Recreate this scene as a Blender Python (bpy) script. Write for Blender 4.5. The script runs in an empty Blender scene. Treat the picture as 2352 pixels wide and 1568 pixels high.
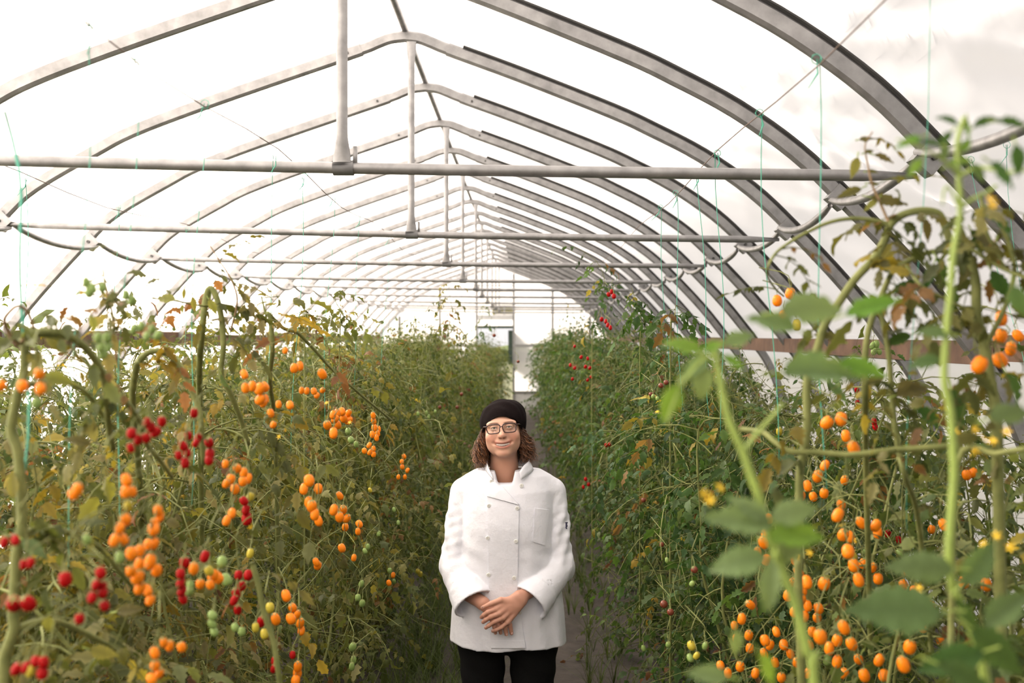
import bpy, bmesh, math, random
import numpy as np
from mathutils import Vector, Matrix
from mathutils.bvhtree import BVHTree

PI = math.pi
SC = bpy.context.scene
COL = SC.collection
FPX, VX, VY, CH = 2287.0, 1205.0, 772.0, 1.92      # focal length in pixels, vanishing point, camera height

# ------------------------------------------------------------------ camera, world, sun, exposure
cam_d = bpy.data.cameras.new('camera')
cam = bpy.data.objects.new('camera', cam_d)
COL.objects.link(cam)
cam.location = (0, 0, CH)
cam.rotation_euler = (PI/2, 0, 0)
cam_d.sensor_width = 36.0
cam_d.lens = 36.0*FPX/2352.0
cam_d.shift_x = -(VX-1176)/2352.0
cam_d.shift_y = -(784-VY)/2352.0
cam_d.clip_end = 400
cam_d.dof.use_dof = True
cam_d.dof.focus_distance = 4.15
cam_d.dof.aperture_fstop = 2.8
SC.camera = cam

world = bpy.data.worlds.new('world')
SC.world = world
world.use_nodes = True
bg = world.node_tree.nodes['Background']
bg.inputs[0].default_value = (1.0, 0.965, 0.955, 1)
bg.inputs[1].default_value = 0.85

sun_d = bpy.data.lights.new('sun', 'SUN')
sun_d.energy = 18.0
sun_d.angle = math.radians(24)
sun_d.color = (1.0, 0.90, 0.79)
sun = bpy.data.objects.new('sun', sun_d)
COL.objects.link(sun)
sun.rotation_euler = Vector((0.72, -0.36, -0.60)).to_track_quat('-Z', 'Y').to_euler()   # shines from the left, ahead and above

SC.view_settings.view_transform = 'Standard'
SC.view_settings.look = 'None'
SC.view_settings.exposure = 0.28
SC.view_settings.gamma = 1.0
SC.view_settings.use_curve_mapping = False
cy = SC.cycles
cy.max_bounces = 4
cy.diffuse_bounces = 3
cy.glossy_bounces = 2
cy.transmission_bounces = 2
cy.transparent_max_bounces = 5
cy.use_denoising = True
cy.use_adaptive_sampling = True
cy.adaptive_threshold = 0.05
cy.caustics_reflective = False
cy.caustics_refractive = False
cy.sample_clamp_indirect = 6.0

def P(px, py, z):
    """world point that stands at depth z on the line of sight through a photo pixel"""
    return Vector(((px-VX)/FPX*z, z, CH-(py-VY)/FPX*z))

# ------------------------------------------------------------------ materials
MAT = {}
def new_mat(name):
    m = bpy.data.materials.new(name)
    m.use_nodes = True
    nt = m.node_tree
    nt.nodes.clear()
    out = nt.nodes.new('ShaderNodeOutputMaterial')
    MAT[name] = m
    return m, nt, out
def N(nt, t, **kw):
    n = nt.nodes.new(t)
    for k, v in kw.items():
        if k in n.inputs: n.inputs[k].default_value = v
        else: setattr(n, k, v)
    return n
def noise(nt, scale, detail=3, coord='Object', rough=0.55):
    tc = N(nt, 'ShaderNodeTexCoord')
    n = N(nt, 'ShaderNodeTexNoise', Scale=scale, Detail=detail, Roughness=rough)
    nt.links.new(tc.outputs[coord], n.inputs['Vector'])
    return n
def ramp(nt, fac, stops):
    r = N(nt, 'ShaderNodeValToRGB')
    el = r.color_ramp.elements
    while len(el) < len(stops): el.new(0.5)
    for e, (p, c) in zip(el, stops):
        e.position = p; e.color = (*c, 1)
    nt.links.new(fac, r.inputs[0])
    return r.outputs[0]
def bump(nt, height, strength=0.3, dist=0.01):
    b = N(nt, 'ShaderNodeBump', Strength=strength, Distance=dist)
    nt.links.new(height, b.inputs['Height'])
    return b.outputs[0]
def pmat(name, c1, c2=None, scale=20, rough=0.6, metal=0.0, bumps=0.0, bdist=0.004, detail=3, spec=0.5, sub=0.0):
    m, nt, out = new_mat(name)
    b = N(nt, 'ShaderNodeBsdfPrincipled', Roughness=rough, Metallic=metal)
    b.inputs['Specular IOR Level'].default_value = spec
    n = noise(nt, scale, detail)
    if c2 is None: c2 = tuple(x*0.85 for x in c1)
    nt.links.new(ramp(nt, n.outputs['Fac'], [(0.3, c1), (0.7, c2)]), b.inputs['Base Color'])
    if bumps: nt.links.new(bump(nt, n.outputs['Fac'], bumps, bdist), b.inputs['Normal'])
    if sub:
        b.inputs['Subsurface Weight'].default_value = sub
        b.inputs['Subsurface Radius'].default_value = (0.012, 0.005, 0.003)
        b.inputs['Subsurface Scale'].default_value = 1.0
    nt.links.new(b.outputs[0], out.inputs[0])
    return m

def film_mat():
    m, nt, out = new_mat('plastic_film')
    tr = N(nt, 'ShaderNodeBsdfTranslucent', Color=(0.93, 0.90, 0.885, 1))
    df = N(nt, 'ShaderNodeBsdfDiffuse', Color=(0.86, 0.82, 0.80, 1))
    tp = N(nt, 'ShaderNodeBsdfTransparent', Color=(0.97, 0.95, 0.93, 1))
    gl = N(nt, 'ShaderNodeBsdfGlossy', Color=(1, 1, 1, 1), Roughness=0.25)
    m1 = N(nt, 'ShaderNodeMixShader'); m1.inputs[0].default_value = 0.16
    nt.links.new(tr.outputs[0], m1.inputs[1]); nt.links.new(df.outputs[0], m1.inputs[2])
    m2 = N(nt, 'ShaderNodeMixShader'); m2.inputs[0].default_value = 0.05
    nt.links.new(m1.outputs[0], m2.inputs[1]); nt.links.new(gl.outputs[0], m2.inputs[2])
    m3 = N(nt, 'ShaderNodeMixShader'); m3.inputs[0].default_value = 0.12
    nt.links.new(m2.outputs[0], m3.inputs[1]); nt.links.new(tp.outputs[0], m3.inputs[2])
    nt.links.new(m3.outputs[0], out.inputs[0])
film_mat()

def leaf_mat(name, trans=0.38):
    m, nt, out = new_mat(name)
    at = N(nt, 'ShaderNodeAttribute', attribute_name='col')
    oi = N(nt, 'ShaderNodeObjectInfo')
    hs = N(nt, 'ShaderNodeHueSaturation')
    mr = N(nt, 'ShaderNodeMapRange'); mr.inputs[3].default_value = 0.485; mr.inputs[4].default_value = 0.52
    nt.links.new(oi.outputs['Random'], mr.inputs[0]); nt.links.new(mr.outputs[0], hs.inputs['Hue'])
    nt.links.new(at.outputs['Color'], hs.inputs['Color'])
    b = N(nt, 'ShaderNodeBsdfPrincipled', Roughness=0.5)
    b.inputs['Specular IOR Level'].default_value = 0.16
    nt.links.new(hs.outputs[0], b.inputs['Base Color'])
    t = N(nt, 'ShaderNodeBsdfTranslucent')
    mc = N(nt, 'ShaderNodeMix'); mc.data_type = 'RGBA'; mc.blend_type = 'MULTIPLY'; mc.inputs[0].default_value = 1
    mc.inputs[7].default_value = (1.7, 1.6, 0.9, 1)
    nt.links.new(hs.outputs[0], mc.inputs[6]); nt.links.new(mc.outputs[2], t.inputs['Color'])
    mx = N(nt, 'ShaderNodeMixShader'); mx.inputs[0].default_value = trans
    nt.links.new(b.outputs[0], mx.inputs[1]); nt.links.new(t.outputs[0], mx.inputs[2])
    nt.links.new(mx.outputs[0], out.inputs[0])
leaf_mat('leaf')

pmat('stem', (0.215, 0.230, 0.075), (0.135, 0.155, 0.048), 35, 0.6, spec=0.2)
pmat('stem_bright', (0.30, 0.40, 0.075), (0.22, 0.30, 0.06), 35, 0.55)
pmat('dry_stem', (0.30, 0.20, 0.10), (0.20, 0.13, 0.06), 40, 0.7)
pmat('tomato_orange', (0.88, 0.26, 0.010), (0.84, 0.19, 0.006), 9, 0.16, spec=0.22)
pmat('tomato_red', (0.36, 0.007, 0.006), (0.28, 0.005, 0.005), 9, 0.14, spec=0.10)
pmat('tomato_green', (0.24, 0.33, 0.085), (0.18, 0.28, 0.08), 9, 0.2, spec=0.25)
pmat('tomato_yellow', (0.55, 0.42, 0.03), (0.38, 0.34, 0.05), 9, 0.2, spec=0.25)
pmat('tomato_dark', (0.20, 0.045, 0.022), (0.12, 0.035, 0.018), 9, 0.16, spec=0.3)
pmat('flower', (0.85, 0.58, 0.03), (0.80, 0.50, 0.02), 9, 0.5)
pmat('steel', (0.35, 0.345, 0.345), (0.22, 0.217, 0.217), 14, 0.42, 0.6, 0.15, 0.002, 5)
pmat('hoop_shade', (0.05, 0.048, 0.046), (0.03, 0.03, 0.03), 14, 0.7)  # dark colour that stands in for shade along the right rafters
pmat('bolt', (0.12, 0.115, 0.11), (0.07, 0.07, 0.07), 40, 0.5, 0.6)
pmat('wood', (0.14, 0.075, 0.042), (0.055, 0.028, 0.017), 6, 0.8, bumps=0.5, bdist=0.01, detail=8)
pmat('twine', (0.10, 0.48, 0.34), (0.08, 0.40, 0.28), 60, 0.6)
pmat('wire', (0.16, 0.10, 0.075), (0.10, 0.07, 0.05), 60, 0.6, 0.4)
pmat('soil', (0.060, 0.048, 0.040), (0.028, 0.022, 0.018), 7, 0.95, bumps=0.8, bdist=0.03, detail=9)
pmat('field', (0.10, 0.095, 0.045), (0.06, 0.07, 0.025), 0.7, 0.95, detail=8)
pmat('hedge', (0.10, 0.13, 0.035), (0.04, 0.06, 0.02), 3, 0.95, bumps=1, bdist=0.2, detail=8)
pmat('yellow_foliage', (0.62, 0.50, 0.06), (0.36, 0.36, 0.08), 1.2, 0.9, bumps=1, bdist=0.2, detail=8)
pmat('dark_green_paint', (0.03, 0.055, 0.04), (0.02, 0.04, 0.03), 8, 0.6)
pmat('frame_white', (0.62, 0.62, 0.61), (0.5, 0.5, 0.5), 8, 0.6)
pmat('hat_cloth', (0.010, 0.0065, 0.0068), (0.006, 0.004, 0.004), 300, 1.0, bumps=0.25, bdist=0.001, spec=0.08)
pmat('trouser_cloth', (0.006, 0.006, 0.0065), (0.004, 0.004, 0.004), 200, 0.9, bumps=0.2, bdist=0.001, spec=0.15)
pmat('button_plastic', (0.80, 0.80, 0.76), (0.72, 0.72, 0.68), 30, 0.25)
pmat('glasses_frame', (0.030, 0.014, 0.014), (0.05, 0.02, 0.02), 60, 0.25)
pmat('teeth', (0.86, 0.83, 0.78), (0.82, 0.79, 0.74), 60, 0.25)
pmat('mouth_dark', (0.06, 0.012, 0.010), (0.05, 0.01, 0.01), 60, 0.6)
pmat('nail', (0.70, 0.42, 0.36), (0.68, 0.40, 0.34), 60, 0.3)
pmat('navy_thread', (0.03, 0.03, 0.12), (0.02, 0.02, 0.08), 60, 0.7)
pmat('lash', (0.03, 0.018, 0.013), (0.02, 0.012, 0.01), 60, 0.7)

def cloth_white():
    m, nt, out = new_mat('jacket_cloth')
    b = N(nt, 'ShaderNodeBsdfPrincipled', Roughness=0.85)
    b.inputs['Specular IOR Level'].default_value = 0.2
    b.inputs['Base Color'].default_value = (0.76, 0.77, 0.83, 1)
    n1 = noise(nt, 9, 4); n2 = noise(nt, 420, 1)
    ad = N(nt, 'ShaderNodeMath', operation='MULTIPLY_ADD'); ad.inputs[1].default_value = 0.04
    nt.links.new(n2.outputs['Fac'], ad.inputs[0]); nt.links.new(n1.outputs['Fac'], ad.inputs[2])
    nt.links.new(bump(nt, ad.outputs[0], 0.5, 0.02), b.inputs['Normal'])
    nt.links.new(b.outputs[0], out.inputs[0])
cloth_white()
def skin_mat():
    m, nt, out = new_mat('skin')
    at = N(nt, 'ShaderNodeAttribute', attribute_name='col')
    b = N(nt, 'ShaderNodeBsdfPrincipled', Roughness=0.48)
    b.inputs['Specular IOR Level'].default_value = 0.35
    b.inputs['Subsurface Weight'].default_value = 0.12
    b.inputs['Subsurface Radius'].default_value = (0.010, 0.004, 0.002)
    b.inputs['Subsurface Scale'].default_value = 1.0
    n = noise(nt, 160, 2)
    nt.links.new(at.outputs['Color'], b.inputs['Base Color'])
    nt.links.new(bump(nt, n.outputs['Fac'], 0.12, 0.001), b.inputs['Normal'])
    nt.links.new(b.outputs[0], out.inputs[0])
skin_mat()
def hair_mat():
    m, nt, out = new_mat('hair')
    at = N(nt, 'ShaderNodeAttribute', attribute_name='col')
    b = N(nt, 'ShaderNodeBsdfPrincipled', Roughness=0.38)
    nt.links.new(at.outputs['Color'], b.inputs['Base Color'])
    nt.links.new(b.outputs[0], out.inputs[0])
hair_mat()
def lens_mat():
    m, nt, out = new_mat('lens_glass')
    t = N(nt, 'ShaderNodeBsdfTransparent', Color=(0.97, 0.98, 0.97, 1))
    g = N(nt, 'ShaderNodeBsdfGlossy', Roughness=0.03)
    x = N(nt, 'ShaderNodeMixShader'); x.inputs[0].default_value = 0.07
    nt.links.new(t.outputs[0], x.inputs[1]); nt.links.new(g.outputs[0], x.inputs[2])
    nt.links.new(x.outputs[0], out.inputs[0])
lens_mat()
def eye_mat():
    m, nt, out = new_mat('eyeball')
    at = N(nt, 'ShaderNodeAttribute', attribute_name='col')
    b = N(nt, 'ShaderNodeBsdfPrincipled', Roughness=0.12)
    nt.links.new(at.outputs['Color'], b.inputs['Base Color'])
    nt.links.new(b.outputs[0], out.inputs[0])
eye_mat()

# ------------------------------------------------------------------ object helpers
def tag(o, label=None, cat=None, group=None, kind=None):
    if label: o['label'] = label
    if cat: o['category'] = cat
    if group: o['group'] = group
    if kind: o['kind'] = kind
    return o
def empty(name, loc=(0, 0, 0), label=None, cat=None, group=None):
    o = bpy.data.objects.new(name, None)
    o.empty_display_size = 0.1
    o.location = loc
    COL.objects.link(o)
    return tag(o, label, cat, group)
def link(name, me, mat=None, parent=None, loc=None):
    o = bpy.data.objects.new(name, me)
    COL.objects.link(o)
    if mat is not None and len(me.materials) == 0: me.materials.append(MAT[mat])
    if parent is not None: o.parent = parent
    if loc is not None: o.location = loc
    return o
def mesh_np(name, V, F, col=None, smooth=True):
    """mesh out of arrays: V (n,3), F (m,4) quads"""
    V = np.asarray(V, np.float32); F = np.asarray(F, np.int32)
    me = bpy.data.meshes.new(name)
    k = F.shape[1]
    me.vertices.add(len(V)); me.vertices.foreach_set('co', V.ravel())
    me.loops.add(F.size); me.loops.foreach_set('vertex_index', F.ravel())
    me.polygons.add(len(F))
    me.polygons.foreach_set('loop_start', np.arange(0, F.size, k, dtype=np.int32))
    me.polygons.foreach_set('use_smooth', np.full(len(F), smooth))
    if col is not None:
        a = me.color_attributes.new('col', 'FLOAT_COLOR', 'POINT')
        c = np.ones((len(V), 4), np.float32); c[:, :3] = col
        a.data.foreach_set('color', c.ravel())
    me.update(calc_edges=True)
    return me
def pyd(name, V, F, smooth=False):
    me = bpy.data.meshes.new(name)
    me.from_pydata([tuple(v) for v in V], [], F)
    me.polygons.foreach_set('use_smooth', [smooth]*len(me.polygons))
    me.update()
    return me
class MB:
    """collects boxes and tubes; build() links them as one mesh object"""
    def __init__(s): s.V = []; s.F = []; s.n = 0
    def add(s, V, F):
        s.V.append(np.asarray(V, np.float32)); s.F.append(np.asarray(F, np.int32)+s.n); s.n += len(V); return s
    def box(s, a, b):
        x0, y0, z0 = a; x1, y1, z1 = b
        V = [(x0,y0,z0),(x1,y0,z0),(x1,y1,z0),(x0,y1,z0),(x0,y0,z1),(x1,y0,z1),(x1,y1,z1),(x0,y1,z1)]
        return s.add(V, [(0,3,2,1),(4,5,6,7),(0,1,5,4),(1,2,6,5),(2,3,7,6),(3,0,4,7)])
    def tube(s, pts, r, n=6):
        V, F = tube_np(pts, r, n); return s.add(V, F)
    def build(s, name, mat, parent=None, smooth=True, origin=None):
        V = np.concatenate(s.V); F = np.concatenate(s.F)
        if origin is not None: V = V-np.asarray(origin, np.float32)
        return link(name, mesh_np(name, V, F, smooth=smooth), mat, parent)
def tube_np(pts, r, n=6, close=True):
    p = np.asarray([tuple(q) for q in pts], np.float64)
    m = len(p)
    r = np.full(m, r) if np.isscalar(r) else np.asarray(r, float)
    t = np.gradient(p, axis=0); t /= np.linalg.norm(t, axis=1)[:, None]+1e-12
    up = np.array((0.13, 0.31, 0.94)) if abs(t[:, 2]).mean() < 0.8 else np.array((0.9, 0.4, 0.1))
    u = np.cross(t, up); u /= np.linalg.norm(u, axis=1)[:, None]+1e-12
    w = np.cross(t, u)
    a = np.arange(n)/n*2*PI
    V = p[:, None]+r[:, None, None]*(u[:, None]*np.cos(a)[None, :, None]+w[:, None]*np.sin(a)[None, :, None])
    return V.reshape(-1, 3), tube_faces(m, n, close)
_TF = {}
def tube_faces(m, n, close):
    k = (m, n, close)
    if k not in _TF:
        F = []
        for i in range(m-1):
            b = i*n
            for j in range(n):
                q = (j+1) % n
                F.append((b+j, b+q, b+n+q, b+n+j))
        if close and n % 2 == 0:
            for b in (0, (m-1)*n):
                for j in range(n//2-1): F.append((b+j, b+j+1, b+n-2-j, b+n-1-j))
        _TF[k] = np.array(F, np.int32)
    return _TF[k]
def smooth_path(pts, k=5):
    """Catmull-Rom through the points"""
    p = np.asarray([tuple(q) for q in pts], float)
    q = np.vstack([2*p[0]-p[1], p, 2*p[-1]-p[-2]])
    out = []
    for i in range(1, len(q)-2):
        for s in np.arange(k)/k:
            a, b, c, d = q[i-1], q[i], q[i+1], q[i+2]
            out.append(0.5*((2*b)+(-a+c)*s+(2*a-5*b+4*c-d)*s*s+(-a+3*b-3*c+d)*s**3))
    out.append(p[-1])
    return np.array(out)

# ------------------------------------------------------------------ greenhouse shell
BAY = 1.22
RX = -0.72                      # ridge line
AZ = CH+1.80                    # height of the ridge at the hoop centre line
LP = [(-0.0, 0.0), (-0.09, -0.012), (-0.17, -0.042), (-0.26, -0.078), (-0.69, -0.225), (-1.25, -0.42), (-1.64, -0.57), (-1.85, -0.68), (-2.22, -0.895), (-2.42, -1.075), (-2.80, -1.49), (-3.07, -1.83), (-3.25, -2.10), (-3.43, -2.6), (-3.50, -3.1), (-3.52, -3.71)]
RP = [(0.0, 0.0), (0.09, -0.012), (0.17, -0.042), (0.26, -0.078), (0.69, -0.235), (1.25, -0.455), (1.49, -0.565), (1.79, -0.72), (2.09, -0.926), (2.33, -1.15), (2.65, -1.49), (2.92, -1.83), (3.10, -2.10), (3.28, -2.6), (3.35, -3.1), (3.37, -3.71)]
HOOPS = [(-0.12+BAY*i) for i in range(-2, 22)]
def rshift(y):                  # the right legs lean a little inwards near the camera
    return -0.15*max(0.0, min(1.0, (6.2-y)/2.7))
def sweep_rect(path, y, w, d):
    """rectangular tube with small chamfers along a path in the XZ plane"""
    p = np.asarray(path, float)
    t = np.gradient(p, axis=0); t /= np.linalg.norm(t, axis=1)[:, None]
    nrm = np.stack([-t[:, 1], t[:, 0]], 1)
    c = 0.012
    sec = [(-d/2, -w/2+c), (-d/2, w/2-c), (-d/2+c, w/2), (d/2-c, w/2), (d/2, w/2-c), (d/2, -w/2+c), (d/2-c, -w/2), (-d/2+c, -w/2)]
    V = []
    for q, n_ in zip(p, nrm):
        for a, b in sec: V.append((q[0]+n_[0]*a, y+b, q[1]+n_[1]*a))
    F = []
    n = 8
    for i in range(len(p)-1):
        for j in range(n):
            k = (j+1) % n
            F.append((i*n+j, i*n+k, (i+1)*n+k, (i+1)*n+j))
    return V, F
ORD = ['', 'first', 'second', 'third', 'fourth', 'fifth', 'sixth', 'seventh', 'eighth', 'ninth', 'tenth', 'eleventh', 'twelfth', 'thirteenth', 'fourteenth', 'fifteenth', 'sixteenth', 'seventeenth', 'eighteenth', 'nineteenth', 'twentieth', 'twenty-first', 'twenty-second', 'twenty-third', 'twenty-fourth', 'twenty-fifth']
def prof(side, y, lo, hi, k=4):
    pts = (LP if side < 0 else RP)
    sx = rshift(y)
    q = []
    for i, (x, z) in enumerate(pts):
        if side > 0: x = x+sx*min(1, x/2.3)
        q.append((x, 0, z))
    s = smooth_path(q, k)
    s = s[:, [0, 2]]
    s = s[(np.abs(s[:, 0]) >= lo-1e-6) & (np.abs(s[:, 0]) <= hi+1e-6)]
    return s+np.array((RX, AZ))
BR = (2.44, -1.10)
jr = random.Random(5)
for i, y in enumerate(HOOPS):
    tied = (i % 2 == 1)         # every second hoop carries a cross bar
    seen = i-3                  # hoops in view start with index 4
    lab = ('steel hoop over the rows, %s in view from the camera, %s' % (ORD[seen], 'with cross bar' if tied else 'without cross bar')) if seen >= 1 else 'steel hoop behind the camera, %s from the open end' % ORD[i+1]
    h = empty('steel_hoop', (RX, y, 0), lab, 'hoop', 'steel hoops of the greenhouse')
    o0 = np.array((RX, y, 0))
    for side in (-1, 1):
        raf = MB(); V, F = sweep_rect(prof(side, y, 0.22, 9), y, 0.045, 0.075); raf.add(V, F)
        raf.build('rafter', 'steel', h, False, o0)
        if side > 0:              # added dark strip: shade on the tube's outer edge, put in as colour
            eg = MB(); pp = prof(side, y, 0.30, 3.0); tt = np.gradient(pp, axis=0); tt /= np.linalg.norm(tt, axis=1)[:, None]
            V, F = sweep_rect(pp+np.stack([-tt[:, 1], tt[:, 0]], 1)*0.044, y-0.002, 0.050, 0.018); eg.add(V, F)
            eg.build('shade_strip', 'hoop_shade', h, False, o0)
        # bolt at the splice next to the ridge bow
        s = prof(side, y, 0.34, 0.40)
        if len(s):
            b = MB(); q = s[0]
            b.tube([(q[0], y-0.030, q[1]), (q[0], y-0.02, q[1])], 0.008, 8); b.build('bolt', 'bolt', h, True, o0)
    bow = MB()
    pl = prof(-1, y, 0, 0.27)[::-1]; pr = prof(1, y, 0, 0.27)[1:]
    V, F = sweep_rect(np.vstack([pl, pr]), y, 0.040, 0.066); bow.add(V, F); bow.build('ridge_bow', 'steel', h, False, o0)
    dz = jr.uniform(-0.012, 0.012)
    lx, rx = RX-2.42, RX+2.31+rshift(y)
    lz, rz = AZ-1.11+dz, AZ-1.17+dz
    if i in (5, 7): rz -= 0.03
    for x, z, s in ((lx, lz, -1), (rx, rz+0.04, 1)):
        br = MB(); br.box((x-0.045, y-0.034, z-0.06), (x+0.045, y+0.034, z+0.03))
        V = br.V[0]; c = np.array((x, y, z)); a = s*0.72
        V[:] = c+(V-c)@np.array(((math.cos(a), 0, -math.sin(a)), (0, 1, 0), (math.sin(a), 0, math.cos(a))), np.float32)
        bo = br.build('bracket', 'steel', h, False, o0)
        b = MB(); b.tube([(x, y-0.044, z-0.01), (x, y-0.033, z-0.01)], 0.011, 8); b.build('bolt', 'bolt', bo, True, o0)
    if tied:
        t = MB()
        n = 24; pts = []; rr = []
        for k in range(n+1):
            f = k/n
            pts.append((lx+0.05+(rx-lx-0.1)*f, y, lz-0.03+(rz-lz+0.0)*f-0.012*math.sin(f*PI)))
            e = min(f, 1-f)*(rx-lx)
            rr.append(0.010+0.0105*min(1, e/0.16))
        t.tube(pts, rr, 12); tb = t.build('tie_bar', 'steel', h, True, o0)
        cxp = -620*2.44/FPX+jr.uniform(-0.02, 0.02)
        f = (cxp-lx)/(rx-lx); zt = lz-0.03+(rz-lz)*f-0.012
        p = MB()
        zs = [zt+0.015, zt+0.04, zt+0.10, zt+0.14, AZ-0.16, AZ-0.10, AZ-0.04]
        ws = [(0.032, 0.008), (0.030, 0.009), (0.021, 0.020), (0.020, 0.020), (0.020, 0.020), (0.027, 0.010), (0.030, 0.006)]
        V = []; F = []; m = 12
        for zz, (a, b) in zip(zs, ws):
            for j in range(m): V.append((cxp+a*math.cos(j/m*2*PI), y-0.03+b*math.sin(j/m*2*PI), zz))
        for k in range(len(zs)-1):
            for j in range(m): F.append((k*m+j, k*m+(j+1) % m, (k+1)*m+(j+1) % m, (k+1)*m+j))
        p.add(V, F); po = p.build('centre_post', 'steel', h, True, o0)
        c = MB(); c.tube([(cxp-0.036, y, zt), (cxp+0.036, y, zt)], 0.027, 12); c.box((cxp+0.035, y-0.012, zt), (cxp+0.048, y+0.012, zt+0.075))
        c.build('clamp', 'steel', po, True, o0)
        for k in range(1, 7):
            pass
# ridge purlin and the two sagging side purlins
Y0, Y1 = HOOPS[0], HOOPS[-1]
r = MB(); r.tube([(RX, y, AZ+0.045) for y in np.linspace(Y0-0.1, Y1+0.1, 30)], 0.021, 10)
ro = empty('ridge_purlin', (RX, 0, 0), 'straight grey ridge pipe running along the peak of the roof', 'pipe')
r.build('pipe', 'steel', ro, True, (RX, 0, 0))
lat = MB()
for side in (-1, 1):
    sp = empty('side_purlin', (RX+side*2.4, 0, 0), 'sagging side pipe bolted below the hoops along the %s' % ('left, brightly lit side' if side < 0 else 'right side behind the tall vines'), 'pipe', 'side purlins')
    for i in range(len(HOOPS)-1):
        ya, yb = HOOPS[i], HOOPS[i+1]
        s = MB(); pts = []; rr = []
        for k in range(13):
            f = k/12; yy = ya+(yb-ya)*f
            x = RX+(-2.42 if side < 0 else 2.31+rshift(yy))-side*0.05
            z = AZ+(-1.15 if side < 0 else -1.175)-0.060*math.sin(f*PI)**0.8+(0.03*(1-f) if side < 0 else 0.03*f)
            pts.append((x, yy, z)); rr.append(0.012+0.0075*min(1, min(f, 1-f)*7))
        s.tube(pts, rr, 10); s.build('purlin_segment', 'steel', sp, True, (RX+side*2.4, 0, 0))

def film_strip(name, pa, amp=1.0, yspan=(Y0-0.1, Y1+0.1)):
    """film with real creases, finer near the camera; bulges only outwards"""
    p = np.asarray(pa); seg = np.concatenate([[0], np.cumsum(np.linalg.norm(np.diff(p, axis=0), axis=1))])
    st = np.linspace(0, seg[-1], int(seg[-1]/0.05)+2)
    px = np.interp(st, seg, p[:, 0]); pz = np.interp(st, seg, p[:, 1])
    t = np.gradient(np.stack([px, pz], 1), axis=0); t /= np.linalg.norm(t, axis=1)[:, None]
    nr = np.stack([-t[:, 1], t[:, 0]], 1)
    c = np.array((RX, 1.6)); sg = np.sign(((np.stack([px, pz], 1)-c)*nr).sum(1)); nr *= sg[:, None]
    ys = np.concatenate([np.arange(yspan[0], 1.0, 0.25), np.arange(1.0, 7.0, 0.045), np.arange(7.0, 12, 0.12), np.arange(12, yspan[1]+0.3, 0.4)])
    S, Yg = np.meshgrid(st, ys)
    rg_ = np.random.default_rng(8); d = np.zeros_like(S)
    for k in range(22):
        a = rg_.normal(0.5, 0.5); f = rg_.uniform(2.5, 11); u = math.cos(a)*S+math.sin(a)*Yg
        d += (1-np.abs(np.sin(u*f+rg_.uniform(0, 6)+1.3*np.sin(S*rg_.uniform(0.5, 2)+Yg*rg_.uniform(0.5, 2)))))**4*rg_.uniform(0.3, 1.0)/f
    fine = np.clip((7.5-Yg)/3, 0.25, 1)
    d = 0.075*amp*d*fine
    X = px[None]+nr[None, :, 0]*d; Zf = pz[None]+nr[None, :, 1]*d
    V = np.stack([X, Yg, Zf], -1).reshape(-1, 3); n = len(st)
    I = (np.arange(len(ys)-1)[:, None]*n+np.arange(n-1)[None]).reshape(-1)
    return mesh_np(name, V, np.stack([I, I+1, I+n+1, I+n], 1))
def off_path(side, lo, hi, d=0.058):
    s = prof(side, 20, lo, hi, 5)
    t = np.gradient(s, axis=0); t /= np.linalg.norm(t, axis=1)[:, None]
    n = np.stack([-t[:, 1], t[:, 0]], 1)*(1 if side > 0 else -1)
    return s+n*d
HB = 3.07                        # half width at the hip boards
roof = np.vstack([off_path(-1, 0, HB+0.02)[::-1], off_path(1, 0, 2.94)[1:]])
tag(link('ceiling', film_strip('roof_film', roof), 'plastic_film'), 'white plastic film stretched over the hoops', kind='structure')
tag(link('wall_left', film_strip('film_left', off_path(-1, HB-0.02, 9)), 'plastic_film'), 'white plastic side curtain on the left', kind='structure')
tag(link('wall_right', film_strip('film_right', off_path(1, 2.90, 9)), 'plastic_film'), 'white plastic side curtain on the right', kind='structure')
wf = [(q[0], Y0-0.12, q[1]) for q in np.vstack([off_path(-1, 0, 9)[::-1], off_path(1, 0, 9)[1:]])]
tag(link('wall_front_added', pyd('wall_front_added', wf, [tuple(range(len(wf)))]), 'plastic_film'), 'white film end wall added unseen behind the camera to cut front light', kind='structure')  # unseen wall, added to hold back fill light from the front
# hip boards, made of overlapping planks
for side in (-1, 1):
    nm = 'trim_%d' % (1 if side < 0 else 2)
    x = RX+(-HB if side < 0 else 2.93)
    t = tag(empty(nm, (x, 0, 0)), 'weathered brown hip board along the %s film' % ('left' if side < 0 else 'right'), kind='structure')
    yy = Y0; k = 0
    rr = random.Random(3 if side < 0 else 4)
    while yy < Y1:
        L = rr.uniform(3.2, 3.9)
        z = (1.885 if side < 0 else 1.855)+rr.uniform(-0.02, 0.02)
        pb = MB(); hgt = 0.072 if side < 0 else 0.058
        pb.box((-0.022, yy, z-hgt), (0.022, yy+L-0.01, z+hgt))
        for q in pb.V[0]:
            if q[1] > yy+1: q[2] += rr.uniform(-0.008, 0.008)
        pb.build('plank', 'wood', t, False)
        yy += L; k += 1

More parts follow.
